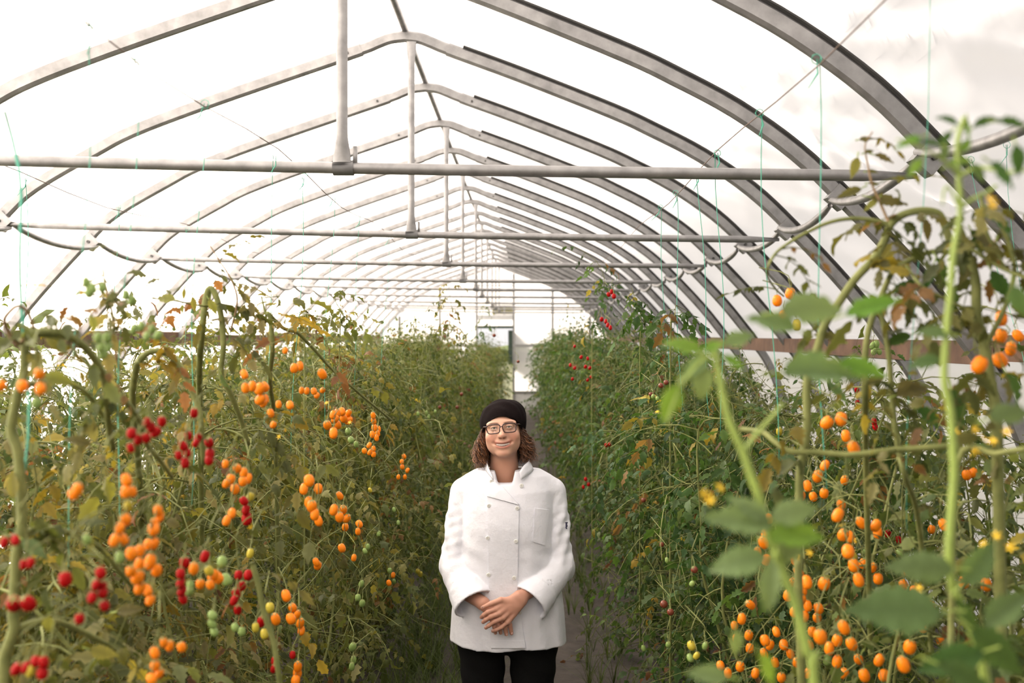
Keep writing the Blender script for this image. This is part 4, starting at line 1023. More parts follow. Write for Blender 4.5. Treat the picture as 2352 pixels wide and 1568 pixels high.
# ------------------------------------------------------------------ implicit surfaces for the cook
def surface_nets(f, lo, hi, h):
    lo = np.array(lo, float); hi = np.array(hi, float)
    n = np.ceil((hi-lo)/h).astype(int)+1
    ax = [lo[i]+h*np.arange(n[i]) for i in range(3)]
    v = np.empty(n, np.float32)
    for i in range(0, n[0], 16):
        X, Y, Zz = np.meshgrid(ax[0][i:i+16], ax[1], ax[2], indexing='ij')
        v[i:i+16] = f(np.stack([X, Y, Zz], -1).reshape(-1, 3).astype(np.float32)).reshape(X.shape)
    ins = v < 0
    c = n-1
    cnt = np.zeros(c, np.int8)
    for dx in (0, 1):
        for dy in (0, 1):
            for dz in (0, 1): cnt += ins[dx:dx+c[0], dy:dy+c[1], dz:dz+c[2]]
    act = (cnt > 0) & (cnt < 8)
    idx = np.full(c, -1, np.int32); A = np.argwhere(act); idx[act] = np.arange(len(A))
    acc = np.zeros((len(A), 3)); num = np.zeros(len(A))
    offs = [np.array((a, b, d)) for a in (0, 1) for b in (0, 1) for d in (0, 1)]
    for p in offs:
        for axis in range(3):
            if p[axis]: continue
            q = p.copy(); q[axis] = 1
            a = v[tuple((A+p).T)]; b = v[tuple((A+q).T)]
            m = (a < 0) != (b < 0)
            t = np.where(m, a/(a-b+1e-12), 0)
            pos = A+p+np.where(np.arange(3) == axis, 1, 0)*t[:, None]
            acc[m] += pos[m]; num[m] += 1
    V = lo+h*acc/num[:, None]
    Fs = []
    for axis in range(3):
        b, d = [(1, 2), (2, 0), (0, 1)][axis]
        s0 = [slice(None)]*3; s1 = [slice(None)]*3
        s0[axis] = slice(0, n[axis]-1); s1[axis] = slice(1, n[axis])
        e = ins[tuple(s0)] != ins[tuple(s1)]
        E_ = np.argwhere(e)
        E_ = E_[(E_[:, b] > 0) & (E_[:, d] > 0) & (E_[:, b] < n[b]-1) & (E_[:, d] < n[d]-1)]
        fl = ins[tuple(E_.T)]
        ob = np.zeros(3, int); ob[b] = 1; od = np.zeros(3, int); od[d] = 1
        Q = np.stack([idx[tuple((E_-ob-od).T)], idx[tuple((E_-od).T)], idx[tuple(E_.T)], idx[tuple((E_-ob).T)]], 1)
        Q[~fl] = Q[~fl][:, ::-1]
        Fs.append(Q)
    F = np.concatenate(Fs)
    return V, F[(F >= 0).all(1)]
def relax(V, F, it=2, lam=0.5):
    E2 = np.concatenate([F[:, [0, 1]], F[:, [1, 2]], F[:, [2, 3]], F[:, [3, 0]]])
    for _ in range(it):
        s = np.zeros_like(V); c = np.zeros(len(V))
        np.add.at(s, E2[:, 0], V[E2[:, 1]]); np.add.at(c, E2[:, 0], 1)
        np.add.at(s, E2[:, 1], V[E2[:, 0]]); np.add.at(c, E2[:, 1], 1)
        V = V+lam*(s/np.maximum(c, 1)[:, None]-V)
    return V
def ell(p, c, r):
    q = (p-np.float32(c)); r = np.float32(r)
    k0 = np.sqrt(((q/r)**2).sum(1)); k1 = np.sqrt(((q/(r*r))**2).sum(1))+1e-9
    return k0*(k0-1)/k1
def cone(p, a, b, r1, r2):
    a = np.float32(a); b = np.float32(b); ab = b-a
    t = np.clip(((p-a)@ab)/(ab@ab), 0, 1)
    return np.sqrt(((p-a-t[:, None]*ab)**2).sum(1))-(r1+(r2-r1)*t)
def smin(a, b, k):
    h = np.clip(0.5+0.5*(b-a)/k, 0, 1)
    return b+(a-b)*h-k*h*(1-h)
def smax(a, b, k): return -smin(-a, -b, k)

# ------------------------------------------------------------------ the cook
PY = 4.24                       # depth of the body axis
PX = (1166-VX)/FPX*4.16
person = empty('person', (PX, PY, 0), 'smiling cook in white double breasted jacket and black cap, hands clasped', 'person')
ORG = np.array((PX, PY, 0), np.float32)
def pl(px, py, y):
    """photo pixel -> body coordinates, y metres in front (negative) of the body axis"""
    z = PY+y; w = P(px, py, z)
    return np.array((w.x-PX, y, w.z), np.float32)

# --- head, in its own frame (x right in the picture, -y to the camera), then rolled and tipped back
HC = pl(1154, 990, -0.03)
RR = np.array(Matrix.Rotation(math.radians(-5), 3, 'Y') @ Matrix.Rotation(math.radians(-7), 3, 'X'), np.float32)
def to_head(p): return (p-HC)@RR
def from_head(q): return np.asarray(q, np.float32)@RR.T+HC
NB = pl(1158, 1108, 0.015)      # pit of the neck
def face_sdf(q):
    d = ell(q, (0, 0.020, 0.030), (0.076, 0.096, 0.090))
    d = smin(d, ell(q, (0, -0.012, -0.030), (0.068, 0.076, 0.080)), 0.03)
    for s in (-1, 1):
        d = smin(d, ell(q, (s*0.032, -0.014, -0.050), (0.031, 0.045, 0.035)), 0.03)
        d = smin(d, ell(q, (s*0.043, -0.058, -0.022), (0.026, 0.022, 0.022)), 0.022)
        d = smin(d, ell(q, (s*0.028, -0.070, 0.030), (0.034, 0.014, 0.012)), 0.025)
    d = smin(d, ell(q, (0, -0.064, -0.092), (0.029, 0.024, 0.019)), 0.024)
    d = smin(d, ell(q, (0, -0.066, -0.052), (0.040, 0.022, 0.030)), 0.02)
    for s in (-1, 1):
        d = smax(d, -ell(q, (s*0.031, -0.095, 0.012), (0.019, 0.016, 0.013)), 0.012)
    d = smin(d, cone(q, (0, -0.080, 0.020), (0, -0.106, -0.020), 0.0075, 0.0125), 0.012)
    for s in (-1, 1):
        d = smin(d, ell(q, (s*0.0125, -0.097, -0.0225), (0.0085, 0.010, 0.0075)), 0.007)
        d = smax(d, -ell(q, (s*0.0065, -0.104, -0.033), (0.0035, 0.006, 0.004)), 0.003)
    # smiling mouth: corners lifted
    w = q.copy(); w[:, 2] = w[:, 2]-7.0*q[:, 0]**2; w[:, 1] = w[:, 1]-9.0*q[:, 0]**2
    d = smin(d, ell(w, (0, -0.086, -0.0505), (0.041, 0.009, 0.0045)), 0.008)
    d = smin(d, ell(w, (0, -0.084, -0.0695), (0.032, 0.010, 0.0055)), 0.008)
    d = smax(d, -ell(w, (0, -0.094, -0.0595), (0.0385, 0.022, 0.0066)), 0.003)
    # smile folds
    for s in (-1, 1):
        d = smax(d, -cone(q, (s*0.022, -0.098, -0.022), (s*0.041, -0.080, -0.050), 0.0035, 0.003), 0.010)
    # eyelids over the eyeballs, open by a narrow slit
    for s in (-1, 1):
        lid = ell(q, (s*0.031, -0.0745, 0.0125), (0.0165, 0.0145, 0.0125))
        sl = q.copy(); sl[:, 2] = sl[:, 2]+14*(q[:, 0]-s*0.031)**2
        slit = ell(sl, (s*0.031, -0.092, 0.0130), (0.0150, 0.016, 0.0034))
        d = smin(d, smax(lid, -slit, 0.0015), 0.004)
        d = smin(d, ell(q, (s*0.076, 0.015, -0.012), (0.010, 0.018, 0.030)), 0.006)
    return d
def body_sdf(p):
    d = face_sdf(to_head(p))
    nt = from_head(np.array((0, 0.036, -0.055)))
    d = smin(d, cone(p, nt, NB+np.float32((0, 0.045, -0.02)), 0.056, 0.066), 0.022)
    d = smin(d, ell(p, NB+np.float32((0, 0.055, -0.075)), (0.17, 0.075, 0.085)), 0.05)
    return d
V1, F1 = surface_nets(body_sdf, HC+np.array((-0.14, -0.17, -0.27)), HC+np.array((0.14, 0.17, 0.145)), 0.0024)
V1 = relax(V1, F1, 1, 0.4)
q = to_head(V1.astype(np.float32))
SK = np.array((0.66, 0.385, 0.275))
C1 = np.tile(SK, (len(V1), 1))
def paint(C, mask, col): return C*(1-mask[:, None])+np.array(col)*mask[:, None]
front = np.clip((-q[:, 1]-0.03)/0.03, 0, 1)
for s in (-1, 1):
    m = np.exp(-(((q[:, 0]-s*0.046)/0.022)**2+((q[:, 2]+0.028)/0.022)**2))*front
    C1 = paint(C1, 0.55*m, (0.62, 0.245, 0.175))
m = np.exp(-((q[:, 0]/0.018)**2+((q[:, 2]+0.020)/0.014)**2))*front; C1 = paint(C1, 0.35*m, (0.60, 0.26, 0.19))
m = np.exp(-((q[:, 0]/0.03)**2+((q[:, 2]+0.095)/0.015)**2))*front; C1 = paint(C1, 0.3*m, (0.60, 0.28, 0.20))
w2 = q[:, 2]-7.0*q[:, 0]**2
lip = (np.exp(-((w2+0.0515)/0.0042)**2)*np.clip((0.040-np.abs(q[:, 0]))/0.008, 0, 1)+np.exp(-((w2+0.0690)/0.0055)**2)*np.clip((0.036-np.abs(q[:, 0]))/0.010, 0, 1))*front
C1 = paint(C1, np.clip(0.75*lip, 0, 1), (0.42, 0.130, 0.105))
for s in (-1, 1):               # eyebrows
    bx = (q[:, 0]*s-0.031); bz = q[:, 2]-(0.033-6*(bx-0.004)**2)
    m = np.exp(-(bz/0.0036)**2)*np.clip((0.024-np.abs(bx))/0.008, 0, 1)*front
    C1 = paint(C1, 0.92*m, (0.10, 0.05, 0.028))
    m = np.exp(-(((q[:, 0]-s*0.0065)/0.004)**2+((q[:, 2]+0.032)/0.003)**2))*front; C1 = paint(C1, 0.7*m, (0.20, 0.06, 0.04))
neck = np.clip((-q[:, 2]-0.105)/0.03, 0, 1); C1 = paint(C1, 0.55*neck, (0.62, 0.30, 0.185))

# --- hands and forearms
def T(px, py, y): return pl(px, py, y)
def hands_sdf(p):
    # her left hand (right in the picture), lying on top
    def chain(pts, r, k=0.004):
        d = None
        for (a, b), (ra, rb) in zip(zip(pts[:-1], pts[1:]), zip(r[:-1], r[1:])):
            e = cone(p, a, b, ra, rb); d = e if d is None else smin(d, e, k)
        return d
    W = T(1196, 1371, -0.200)
    top_ = cone(p, T(1240, 1340, -0.135), W, 0.031, 0.0255)
    MC = [T(1139, 1398, -0.243), T(1147, 1408, -0.246), T(1156, 1418, -0.243), T(1166, 1428, -0.236)]
    pr_ = None
    for i, m in enumerate(MC):
        st = W+(np.float32((-0.010+0.006*i, -0.012, 0.012-0.009*i)))
        e = cone(p, st, m, 0.0175, 0.0118)
        pr_ = e if pr_ is None else smin(pr_, e, 0.010)
    top_ = smin(top_, pr_, 0.016)
    top_ = smin(top_, ell(p, T(1174, 1393, -0.226), (0.030, 0.017, 0.026)), 0.012)
    fing = []
    fing.append(chain([MC[0], T(1121, 1405, -0.249), T(1111, 1412, -0.241), T(1106, 1417, -0.229)], [0.0110, 0.0094, 0.0086, 0.0080]))
    fing.append(chain([MC[1], T(1127, 1416, -0.252), T(1116, 1423, -0.245), T(1110, 1428, -0.234)], [0.0112, 0.0096, 0.0088, 0.0080]))
    fing.append(chain([MC[2], T(1136, 1427, -0.248), T(1123, 1436, -0.244), T(1116, 1441, -0.235)], [0.0108, 0.0093, 0.0084, 0.0076]))
    fing.append(chain([MC[3], T(1152, 1440, -0.240), T(1140, 1446, -0.238), T(1132, 1449, -0.231)], [0.0098, 0.0082, 0.0074, 0.0068]))
    th = chain([T(1176, 1380, -0.222), T(1150, 1378, -0.236), T(1128, 1386, -0.243), T(1108, 1395, -0.238)], [0.0165, 0.0125, 0.0105, 0.0078])
    f_ = fing[0]
    for e in fing[1:]: f_ = smin(f_, e, 0.0012)
    top_ = smin(top_, f_, 0.0035)
    top_ = smin(top_, th, 0.007)
    # her right hand, underneath
    W2 = T(1108, 1384, -0.185)
    low = cone(p, T(1074, 1362, -0.125), W2, 0.031, 0.0265)
    M2 = [T(1132, 1424, -0.204), T(1142, 1425, -0.208), T(1152, 1422, -0.210), T(1162, 1417, -0.206)]
    pr2 = None
    for i, m in enumerate(M2):
        e = cone(p, W2+np.float32((0.004, 0, -0.004)), m, 0.019, 0.0118); pr2 = e if pr2 is None else smin(pr2, e, 0.010)
    low = smin(low, pr2, 0.014)
    f2 = None
    for m, mid, tip, r in ((M2[0], T(1136, 1440, -0.219), T(1138, 1453, -0.212), 0.0078), (M2[1], T(1148, 1442, -0.222), T(1150, 1453, -0.215), 0.0082), (M2[2], T(1160, 1440, -0.222), T(1163, 1456, -0.212), 0.0088), (M2[3], T(1171, 1434, -0.216), T(1175, 1454, -0.205), 0.0088)):
        e = chain([m, mid, tip], [0.0108, r+0.001, r-0.0008]); f2 = e if f2 is None else smin(f2, e, 0.0012)
    low = smin(low, f2, 0.0035)
    return np.minimum(top_, low)
ha, hb = pl(1035, 1480, -0.30), pl(1290, 1300, -0.08)
V2, F2 = surface_nets(hands_sdf, np.minimum(ha, hb), np.maximum(ha, hb), 0.0023)
V2 = relax(V2, F2, 1, 0.3)
C2 = np.tile(np.array((0.56, 0.29, 0.205)), (len(V2), 1))
# --- torso, hips, legs and feet under the clothes
def trunk_sdf(p):
    d = ell(p, (0, 0.01, 1.10), (0.165, 0.10, 0.20)); d = smin(d, ell(p, (0, 0.0, 0.84), (0.185, 0.12, 0.16)), 0.08)
    for s in (-1, 1):
        d = smin(d, cone(p, (s*0.09, 0.0, 0.78), (s*0.085, 0.0, 0.44), 0.095, 0.058), 0.03)
        d = smin(d, cone(p, (s*0.085, 0.0, 0.44), (s*0.085, 0.02, 0.08), 0.055, 0.036), 0.02)
        d = smin(d, cone(p, (s*0.085, 0.02, 0.05), (s*0.10, -0.13, 0.035), 0.036, 0.030), 0.02)
        d = smin(d, cone(p, (s*0.165, 0.03, 1.24), (s*0.214, -0.01, 0.97), 0.034, 0.026), 0.02)
        d = smin(d, cone(p, (s*0.214, -0.01, 0.97), (s*0.165, -0.09, 0.885), 0.026, 0.024), 0.02)
    return d
V3, F3 = surface_nets(trunk_sdf, (-0.30, -0.24, -0.01), (0.30, 0.20, 1.40), 0.013)
C3 = np.tile(SK, (len(V3), 1))
VV = np.concatenate([V1, V2, V3]); FF = np.concatenate([F1, F2+len(V1), F3+len(V1)+len(V2)])
body = link('body', mesh_np('body', VV, FF, np.concatenate([C1, C2, C3])), 'skin', person)

# fingernails
for px, py, y, ang in ((1108.5, 1394, -0.2465, 28), (1106, 1415, -0.238, 40), (1110, 1426, -0.243, 40), (1115.5, 1439.5, -0.243, 35), (1131.5, 1447.5, -0.238, 20), (1163.5, 1455.5, -0.2205, 80), (1175.5, 1453.5, -0.2135, 80)):
    c = pl(px, py, y); me = bpy.data.meshes.new('fingernail'); bm = bmesh.new()
    bmesh.ops.create_uvsphere(bm, u_segments=10, v_segments=6, radius=1)
    for v in bm.verts: v.co = Vector((v.co.x*0.0062, v.co.y*0.0016, v.co.z*0.0046))
    bm.to_mesh(me); bm.free()
    o = link('fingernail', me, 'nail', person, c); o.rotation_euler = (0.25, math.radians(ang), 0)

# eyes: whites with a hazel iris
for s in (-1, 1):
    me = bpy.data.meshes.new('eye'); bm = bmesh.new(); bmesh.ops.create_uvsphere(bm, u_segments=64, v_segments=48, radius=0.0115)
    bm.to_mesh(me); bm.free()
    me.materials.append(MAT['eyeball']); a = me.color_attributes.new('col', 'FLOAT_COLOR', 'POINT')
    for i, v in enumerate(me.vertices):
        g = norm(np.array(v.co)); ang = math.degrees(math.acos(max(-1, min(1, float(g@norm(np.array((0.03, -1, 0.05))))))))
        a.data[i].color = (0.01, 0.01, 0.01, 1) if ang < 9 else ((0.09, 0.085, 0.035, 1) if ang < 23 else (0.72, 0.68, 0.64, 1))
    for p_ in me.polygons: p_.use_smooth = True
    o = link('eye', me, None, person, Vector(from_head((s*0.031, -0.0750, 0.0125))))
    o.rotation_euler = Matrix(RR.tolist()).to_euler()
    pts = [from_head((s*0.031+x, -0.0925+0.25*abs(x)+3*x*x, 0.0165-16*x*x)) for x in np.linspace(-0.0145, 0.0145, 9)]
    m = MB(); m.tube(pts, [0.0004, 0.0008, 0.0011, 0.0012, 0.0012, 0.0012, 0.0011, 0.0008, 0.0004], 5); m.build('eyelashes', 'lash', person)
# teeth
V = []; F = []
for k, x in enumerate(np.linspace(-0.0335, 0.0335, 15)):
    notch = 0.0006*(k % 2)
    for z in (-0.0525, -0.0560, -0.0622+notch):
        V.append(from_head((x, -0.0812+9*x*x*1.1+0.0009*(k % 2), z+7.0*x*x)))
for k in range(14):
    for j in range(2): F.append((k*3+j, k*3+3+j, k*3+4+j, k*3+1+j))
link('teeth', mesh_np('teeth', V, F), 'teeth', person)
V = []; F = []
for k, x in enumerate(np.linspace(-0.040, 0.040, 13)):
    for z in (-0.050, -0.070): V.append(from_head((x, -0.0775+9*x*x, z+7.0*x*x)))
for k in range(12): F.append((k*2, k*2+2, k*2+3, k*2+1))
link('mouth', mesh_np('mouth', V, F), 'mouth_dark', person)

# --- glasses
gl = empty('glasses', (0, 0, 0)); gl.parent = person; tag(gl, 'dark brown rectangular glasses')
for s in (-1, 1):
    cx, cz, a, b = s*0.0335, 0.0085, 0.0285, 0.0185
    loop = []
    for k in range(41):
        t_ = k/40*2*PI; c, n_ = math.cos(t_), math.sin(t_)
        e = 0.5
        x = a*math.copysign(abs(c)**e, c); z = b*math.copysign(abs(n_)**e, n_)
        x *= (1.0 if z > 0 else 0.90)
        loop.append(from_head((cx+x, -0.1055+0.10*abs(cx+x)+2.2*(cx+x)**2, cz+z)))
    m = MB(); m.tube(loop, 0.0023, 8); m.build('rim', 'glasses_frame', gl)
    c0 = np.mean(loop, 0); k = len(loop)-1
    V = [c0]+[np.array(p_) for p_ in loop[:-1]]
    F = [(0, 1+i, 1+(i+1) % k, 0) for i in range(k)]
    me = bpy.data.meshes.new('lens'); me.from_pydata([tuple(v) for v in V], [], [(0, 1+i, 1+(i+1) % k) for i in range(k)]); link('lens', me, 'lens_glass', gl)
    arm = [from_head(v) for v in ((s*0.0615, -0.0915, 0.020), (s*0.074, -0.075, 0.021), (s*0.079, -0.03, 0.018), (s*0.080, 0.02, 0.010))]
    m = MB(); m.tube(smooth_path(arm, 4), 0.0024, 8); m.build('temple_arm', 'glasses_frame', gl)
m = MB(); m.tube(smooth_path([from_head(v) for v in ((-0.0065, -0.1045, 0.013), (0, -0.1075, 0.0165), (0.0065, -0.1045, 0.013))], 4), 0.0018, 8); m.build('bridge', 'glasses_frame', gl)

# --- cap
def cap_sdf(p):
    q = to_head(p)
    d = ell(q, (0.006, 0.028, 0.040), (0.099, 0.112, 0.092))
    d = smin(d, ell(q, (0.018, 0.045, 0.082), (0.074, 0.08, 0.045)), 0.03)
    d = d-0.0016*np.sin(q[:, 0]*70+q[:, 1]*55+np.sin(q[:, 2]*60))-0.0010*np.sin(q[:, 1]*160+q[:, 0]*30)
    inner = ell(q, (0.004, 0.024, 0.030), (0.088, 0.104, 0.088))
    # brim: high over the forehead, low at the nape and by the ears
    cut = 0.060-7.2*(q[:, 0]-0.004)**2-np.clip(q[:, 1]+0.05, 0, 1)*0.28
    cut = np.maximum(cut, -0.028)
    d = smax(d, -(q[:, 2]-cut), 0.004)
    return np.maximum(d, -inner)
Vc, Fc = surface_nets(cap_sdf, HC+np.array((-0.125, -0.15, -0.07)), HC+np.array((0.14, 0.19, 0.16)), 0.0032)
Vc = relax(Vc, Fc, 2, 0.5)
cap = link('cap', mesh_np('cap', Vc, Fc), 'hat_cloth', person); tag(cap, 'black cloth skull cap')
band = [from_head((0.092*math.sin(a), 0.026-0.112*math.cos(a), max(-0.026, 0.0615-7.2*(0.092*math.sin(a))**2-max(0, 0.076-0.112*math.cos(a))*0.28))) for a in np.linspace(-2.0, 2.0, 41)]
m = MB(); m.tube(band, 0.0026, 6); m.build('cap_band', 'hat_cloth', cap)

# --- hair: wavy locks hanging from under the cap
hr = np.random.default_rng(31)
Vh, Fh, Ch = [], [], []; nh = 0
def lock(x0, y0, z0, x1, y1, z1, r, amp, turns, ph, col):
    global nh
    pts = []; n_ = 24
    for k in range(n_):
        f = k/(n_-1)
        b = np.array((x0+(x1-x0)*f**0.8, y0+(y1-y0)*f, z0+(z1-z0)*f))
        aa = amp*(0.15+f)
        b = b+np.array((aa*math.cos(turns*2*PI*f+ph), aa*math.sin(turns*2*PI*f+ph), 0.3*aa*math.sin(turns*4*PI*f)))
        pts.append(from_head(b))
    rr_ = r*np.sin(np.linspace(0.55, PI-0.12, n_))
    V_, F_ = tube_np(pts, rr_, 4, False)
    Vh.append(V_); Fh.append(F_+nh); nh += len(V_)
    sh = np.repeat(np.linspace(0.8, 1.35, n_), 4)[:, None]
    Ch.append(np.array(col)[None]*sh)
for s in (-1, 1):
    for k in range(620):
        u = hr.random(); dep = hr.uniform(-0.015, 0.10)
        out_ = hr.uniform(0.0, 1.0)
        x0 = s*(0.078+0.006*out_); z0 = hr.uniform(-0.012, 0.020)
        zend = hr.uniform(-0.155, -0.075) if s < 0 else hr.uniform(-0.150, -0.07)
        x1 = s*(0.072+0.066*out_*(0.6+0.4*hr.random()))
        if s < 0: x1 -= 0.004
        c = np.array((0.085, 0.036, 0.017))*hr.uniform(0.4, 1.6) if hr.random() < 0.86 else np.array((0.30, 0.13, 0.055))*hr.uniform(0.7, 1.2)
        lock(x0, dep*0.6-0.01, z0, x1, dep, zend, hr.uniform(0.0009, 0.0021), hr.uniform(0.006, 0.014), hr.uniform(1.6, 3.4), hr.uniform(0, 6), c)
for k in range(260):            # behind the neck
    x0 = hr.uniform(-0.085, 0.085); c = np.array((0.075, 0.034, 0.017))*hr.uniform(0.5, 1.4)
    lock(x0, 0.085+hr.uniform(0, 0.02), 0.0, x0*1.15, 0.085+hr.uniform(-0.01, 0.03), hr.uniform(-0.15, -0.10), 0.0035, 0.007, hr.uniform(1, 2.2), hr.uniform(0, 6), c)
for k in range(110):             # stray hairs
    s = hr.choice((-1, 1)); x1 = s*hr.uniform(0.10, 0.145)
    lock(s*0.085, hr.uniform(0, 0.06), hr.uniform(-0.03, 0.0), x1, hr.uniform(0, 0.08), hr.uniform(-0.14, -0.05), 0.0005, 0.012, hr.uniform(1, 2.5), hr.uniform(0, 6), np.array((0.22, 0.11, 0.055)))
hair = link('hair', mesh_np('hair', np.concatenate(Vh), np.concatenate(Fh), np.concatenate(Ch)), 'hair', person); tag(hair, 'curly shoulder length brown hair')

# --- jacket
ZR_ = np.array([0.55, 0.63, 0.75, 0.90, 1.05, 1.13, 1.20, 1.27, 1.33, 1.37, 1.42])
WR_ = np.array([0.252, 0.248, 0.240, 0.222, 0.202, 0.198, 0.196, 0.186, 0.150, 0.092, 0.06])
DF_ = np.array([0.178, 0.176, 0.176, 0.172, 0.168, 0.166, 0.152, 0.130, 0.100, 0.080, 0.06])   # to the front
DB_ = np.array([0.150, 0.150, 0.145, 0.135, 0.130, 0.130, 0.130, 0.120, 0.100, 0.080, 0.06])
SHL, ELL_, WRL = pl(1067, 1130, 0.03), pl(1046, 1300, -0.040), pl(1090, 1387, -0.160)
SHR, ELR, WRR = pl(1267, 1130, 0.03), pl(1283, 1302, -0.040), pl(1214, 1384, -0.160)
def jacket_sdf(p):
    x, y, z = p[:, 0], p[:, 1], p[:, 2]
    w = np.interp(z, ZR_, WR_); df = np.interp(z, ZR_, DF_); db = np.interp(z, ZR_, DB_)
    dd = np.where(y < 0, df, db)
    k = np.sqrt(np.abs(x/w)**2.25+np.abs(y/dd)**2.25)**(2/2.25)
    d = (k-1)*np.minimum(w, dd)*0.85
    lowm = np.clip((1.10-z)/0.3, 0, 1)
    d = d+lowm*(0.0035*np.sin(x*46+np.sin(z*9)*1.3)+0.002*np.sin(x*90+z*14+1))*np.clip(-y/0.1, 0, 1)
    d = d+0.0025*np.sin(z*70+x*38)*np.clip(1-np.abs(z-1.02)/0.12, 0, 1)*np.clip(np.abs(x)/0.2, 0, 1)
    dT = d.copy()
    for sh, el_, wr, sg in ((SHL, ELL_, WRL, -1), (SHR, ELR, WRR, 1)):
        shn = np.float32((sg*0.075, 0.01, 1.325))
        d = smin(d, cone(p, shn, sh+np.float32((0, 0, 0.008)), 0.048, 0.054), 0.045)
        up = cone(p, sh, el_, 0.062, 0.064)
        ax = (el_-sh)/np.linalg.norm(el_-sh); t = (p-sh)@ax
        up = up+(0.0032*np.sin(t*58+x*85*sg+y*60)+0.0022*np.sin(t*33-x*120*sg+y*45+1.7)+0.0012*np.sin(t*140+x*60))*np.clip((t-0.03)/0.08, 0, 1)
        fo_ = wr-el_; L = np.linalg.norm(fo_); fo_ = fo_/L
        fa = cone(p, el_, wr+fo_*0.10, 0.066, 0.094)
        t2 = (p-el_)@fo_
        fa = fa+0.0035*np.sin(t2*110+z*40+sg*x*30)*np.clip((0.085-t2)/0.05, 0, 1)
        # turned back cuff a little proud
        fa = fa-0.0040*np.clip((t2-(L-0.085))/0.006, 0, 1)
        hol = np.maximum(cone(p, el_, wr+fo_*0.10, 0.058, 0.0865), -(t2-L*0.45))
        fa = np.maximum(np.maximum(fa, t2-L), -hol)
        d = smin(d, smin(up, fa, 0.02), 0.004)
    # neck opening
    zc = np.float32(NB[2]+0.010); xc = np.float32(NB[0]+0.005)
    slot = np.maximum(np.maximum(np.abs(x-xc)-(0.031+0.22*(z-zc)), zc-z), y-0.02)
    d = smax(d, -slot, 0.004)
    d = smax(d, -cone(p, NB+np.float32((0, 0.01, 0.012)), NB+np.float32((0, 0.03, 0.20)), 0.066, 0.078), 0.006)
    d = np.maximum(d, z-np.float32(NB[2]+0.060))
    hem = 0.630+0.004*np.sin(x*22)
    d = np.maximum(d, hem-z)
    return np.maximum(d, -np.maximum(dT+0.010, z-0.70))
Vj, Fj = surface_nets(jacket_sdf, (-0.315, -0.30, 0.60), (0.315, 0.19, 1.42), 0.0048)
Vj = relax(Vj, Fj, 2, 0.5)
jme = mesh_np('jacket', Vj, Fj)
jacket = link('jacket', jme, 'jacket_cloth', person); tag(jacket, 'white double breasted cotton jacket')
tree = BVHTree.FromPolygons([tuple(v) for v in Vj], [tuple(int(i) for i in f) for f in Fj])
CAMB = Vector((-PX, -PY, CH))
def torso_sdf(p):
    x, y, z = p[:, 0], p[:, 1], p[:, 2]
    w = np.interp(z, ZR_, WR_); df = np.interp(z, ZR_, DF_); db = np.interp(z, ZR_, DB_); dd = np.where(y < 0, df, db)
    return (np.sqrt(np.abs(x/w)**2.25+np.abs(y/dd)**2.25)**(2/2.25)-1)*np.minimum(w, dd)*0.85
Vq, Fq = surface_nets(torso_sdf, (-0.28, -0.22, 0.58), (0.28, 0.18, 1.38), 0.012)
tree_t = BVHTree.FromPolygons([tuple(v) for v in Vq], [tuple(int(i) for i in f) for f in Fq])
def hit_t(px, py, lift):
    d = (Vector(pl(px, py, 0.0))-CAMB).normalized(); loc, nrm, i, dist = tree_t.ray_cast(CAMB, d)
    return Vector(pl(px, py, -0.17)) if loc is None else loc-d*lift
def hit(px, py, lift=0.003):
    tgt = Vector(pl(px, py, 0.0)); d = (tgt-CAMB).normalized()
    loc, nrm, i, dist = tree.ray_cast(CAMB, d)
    if loc is None: return tgt
    return loc-d*lift
def patch(name, left, right, lift, nu=8, nv=14, torso=False):
    """cloth piece that lies on the jacket between two edge lines given in photo pixels, top to bottom"""
    le, ri = np.array(left, float), np.array(right, float)
    V = []
    for j in range(nv+1):
        w = j/nv
        a = np.array([np.interp(w*(len(le)-1), range(len(le)), le[:, c]) for c in (0, 1)])
        b = np.array([np.interp(w*(len(ri)-1), range(len(ri)), ri[:, c]) for c in (0, 1)])
        for i in range(nu+1):
            q_ = a+(b-a)*i/nu
            V.append(np.array((hit_t if torso else hit)(q_[0], q_[1], lift)))
    V = np.array(V).reshape(nv+1, nu+1, 3)
    for _ in range(2):           # even out the folds underneath
        W_ = V.copy(); W_[1:-1, :, 1] = (V[:-2, :, 1]+V[2:, :, 1]+2*V[1:-1, :, 1])/4; V = W_
    V = V.reshape(-1, 3); n1 = nu+1
    F = [(j*n1+i, (j+1)*n1+i, (j+1)*n1+i+1, j*n1+i+1) for j in range(nv) for i in range(nu)]
    ring = [i for i in range(n1)]+[j*n1+nu for j in range(1, nv+1)]+[nv*n1+i for i in range(nu-1, -1, -1)]+[j*n1 for j in range(nv-1, 0, -1)]
    T_ = V[ring]; B = T_+np.array((0, lift+0.003, 0)); k = len(V); m_ = len(ring)
    F2 = [(k+i, k+(i+1) % m_, k+m_+(i+1) % m_, k+m_+i) for i in range(m_)]
    return link(name, mesh_np(name, np.concatenate([V, T_, B]), F+F2), 'jacket_cloth', jacket)
patch('front_overlap', [(1119, 1140), (1121, 1250), (1123, 1364), (1127, 1488)], [(1192, 1160), (1190, 1260), (1188, 1364), (1207, 1488)], 0.0065, 12, 40, torso=True)
patch('lapel_flap', [(1128, 1108), (1118, 1139)], [(1141, 1104), (1192, 1159)], 0.012, 10, 10)
patch('chest_pocket', [(1229, 1167), (1224, 1244)], [(1262, 1171), (1252, 1252)], 0.0045, 6, 12)
patch('hem_band', [(1127, 1471), (1127, 1488)], [(1205, 1471), (1207, 1488)], 0.0085, 12, 3, torso=True)
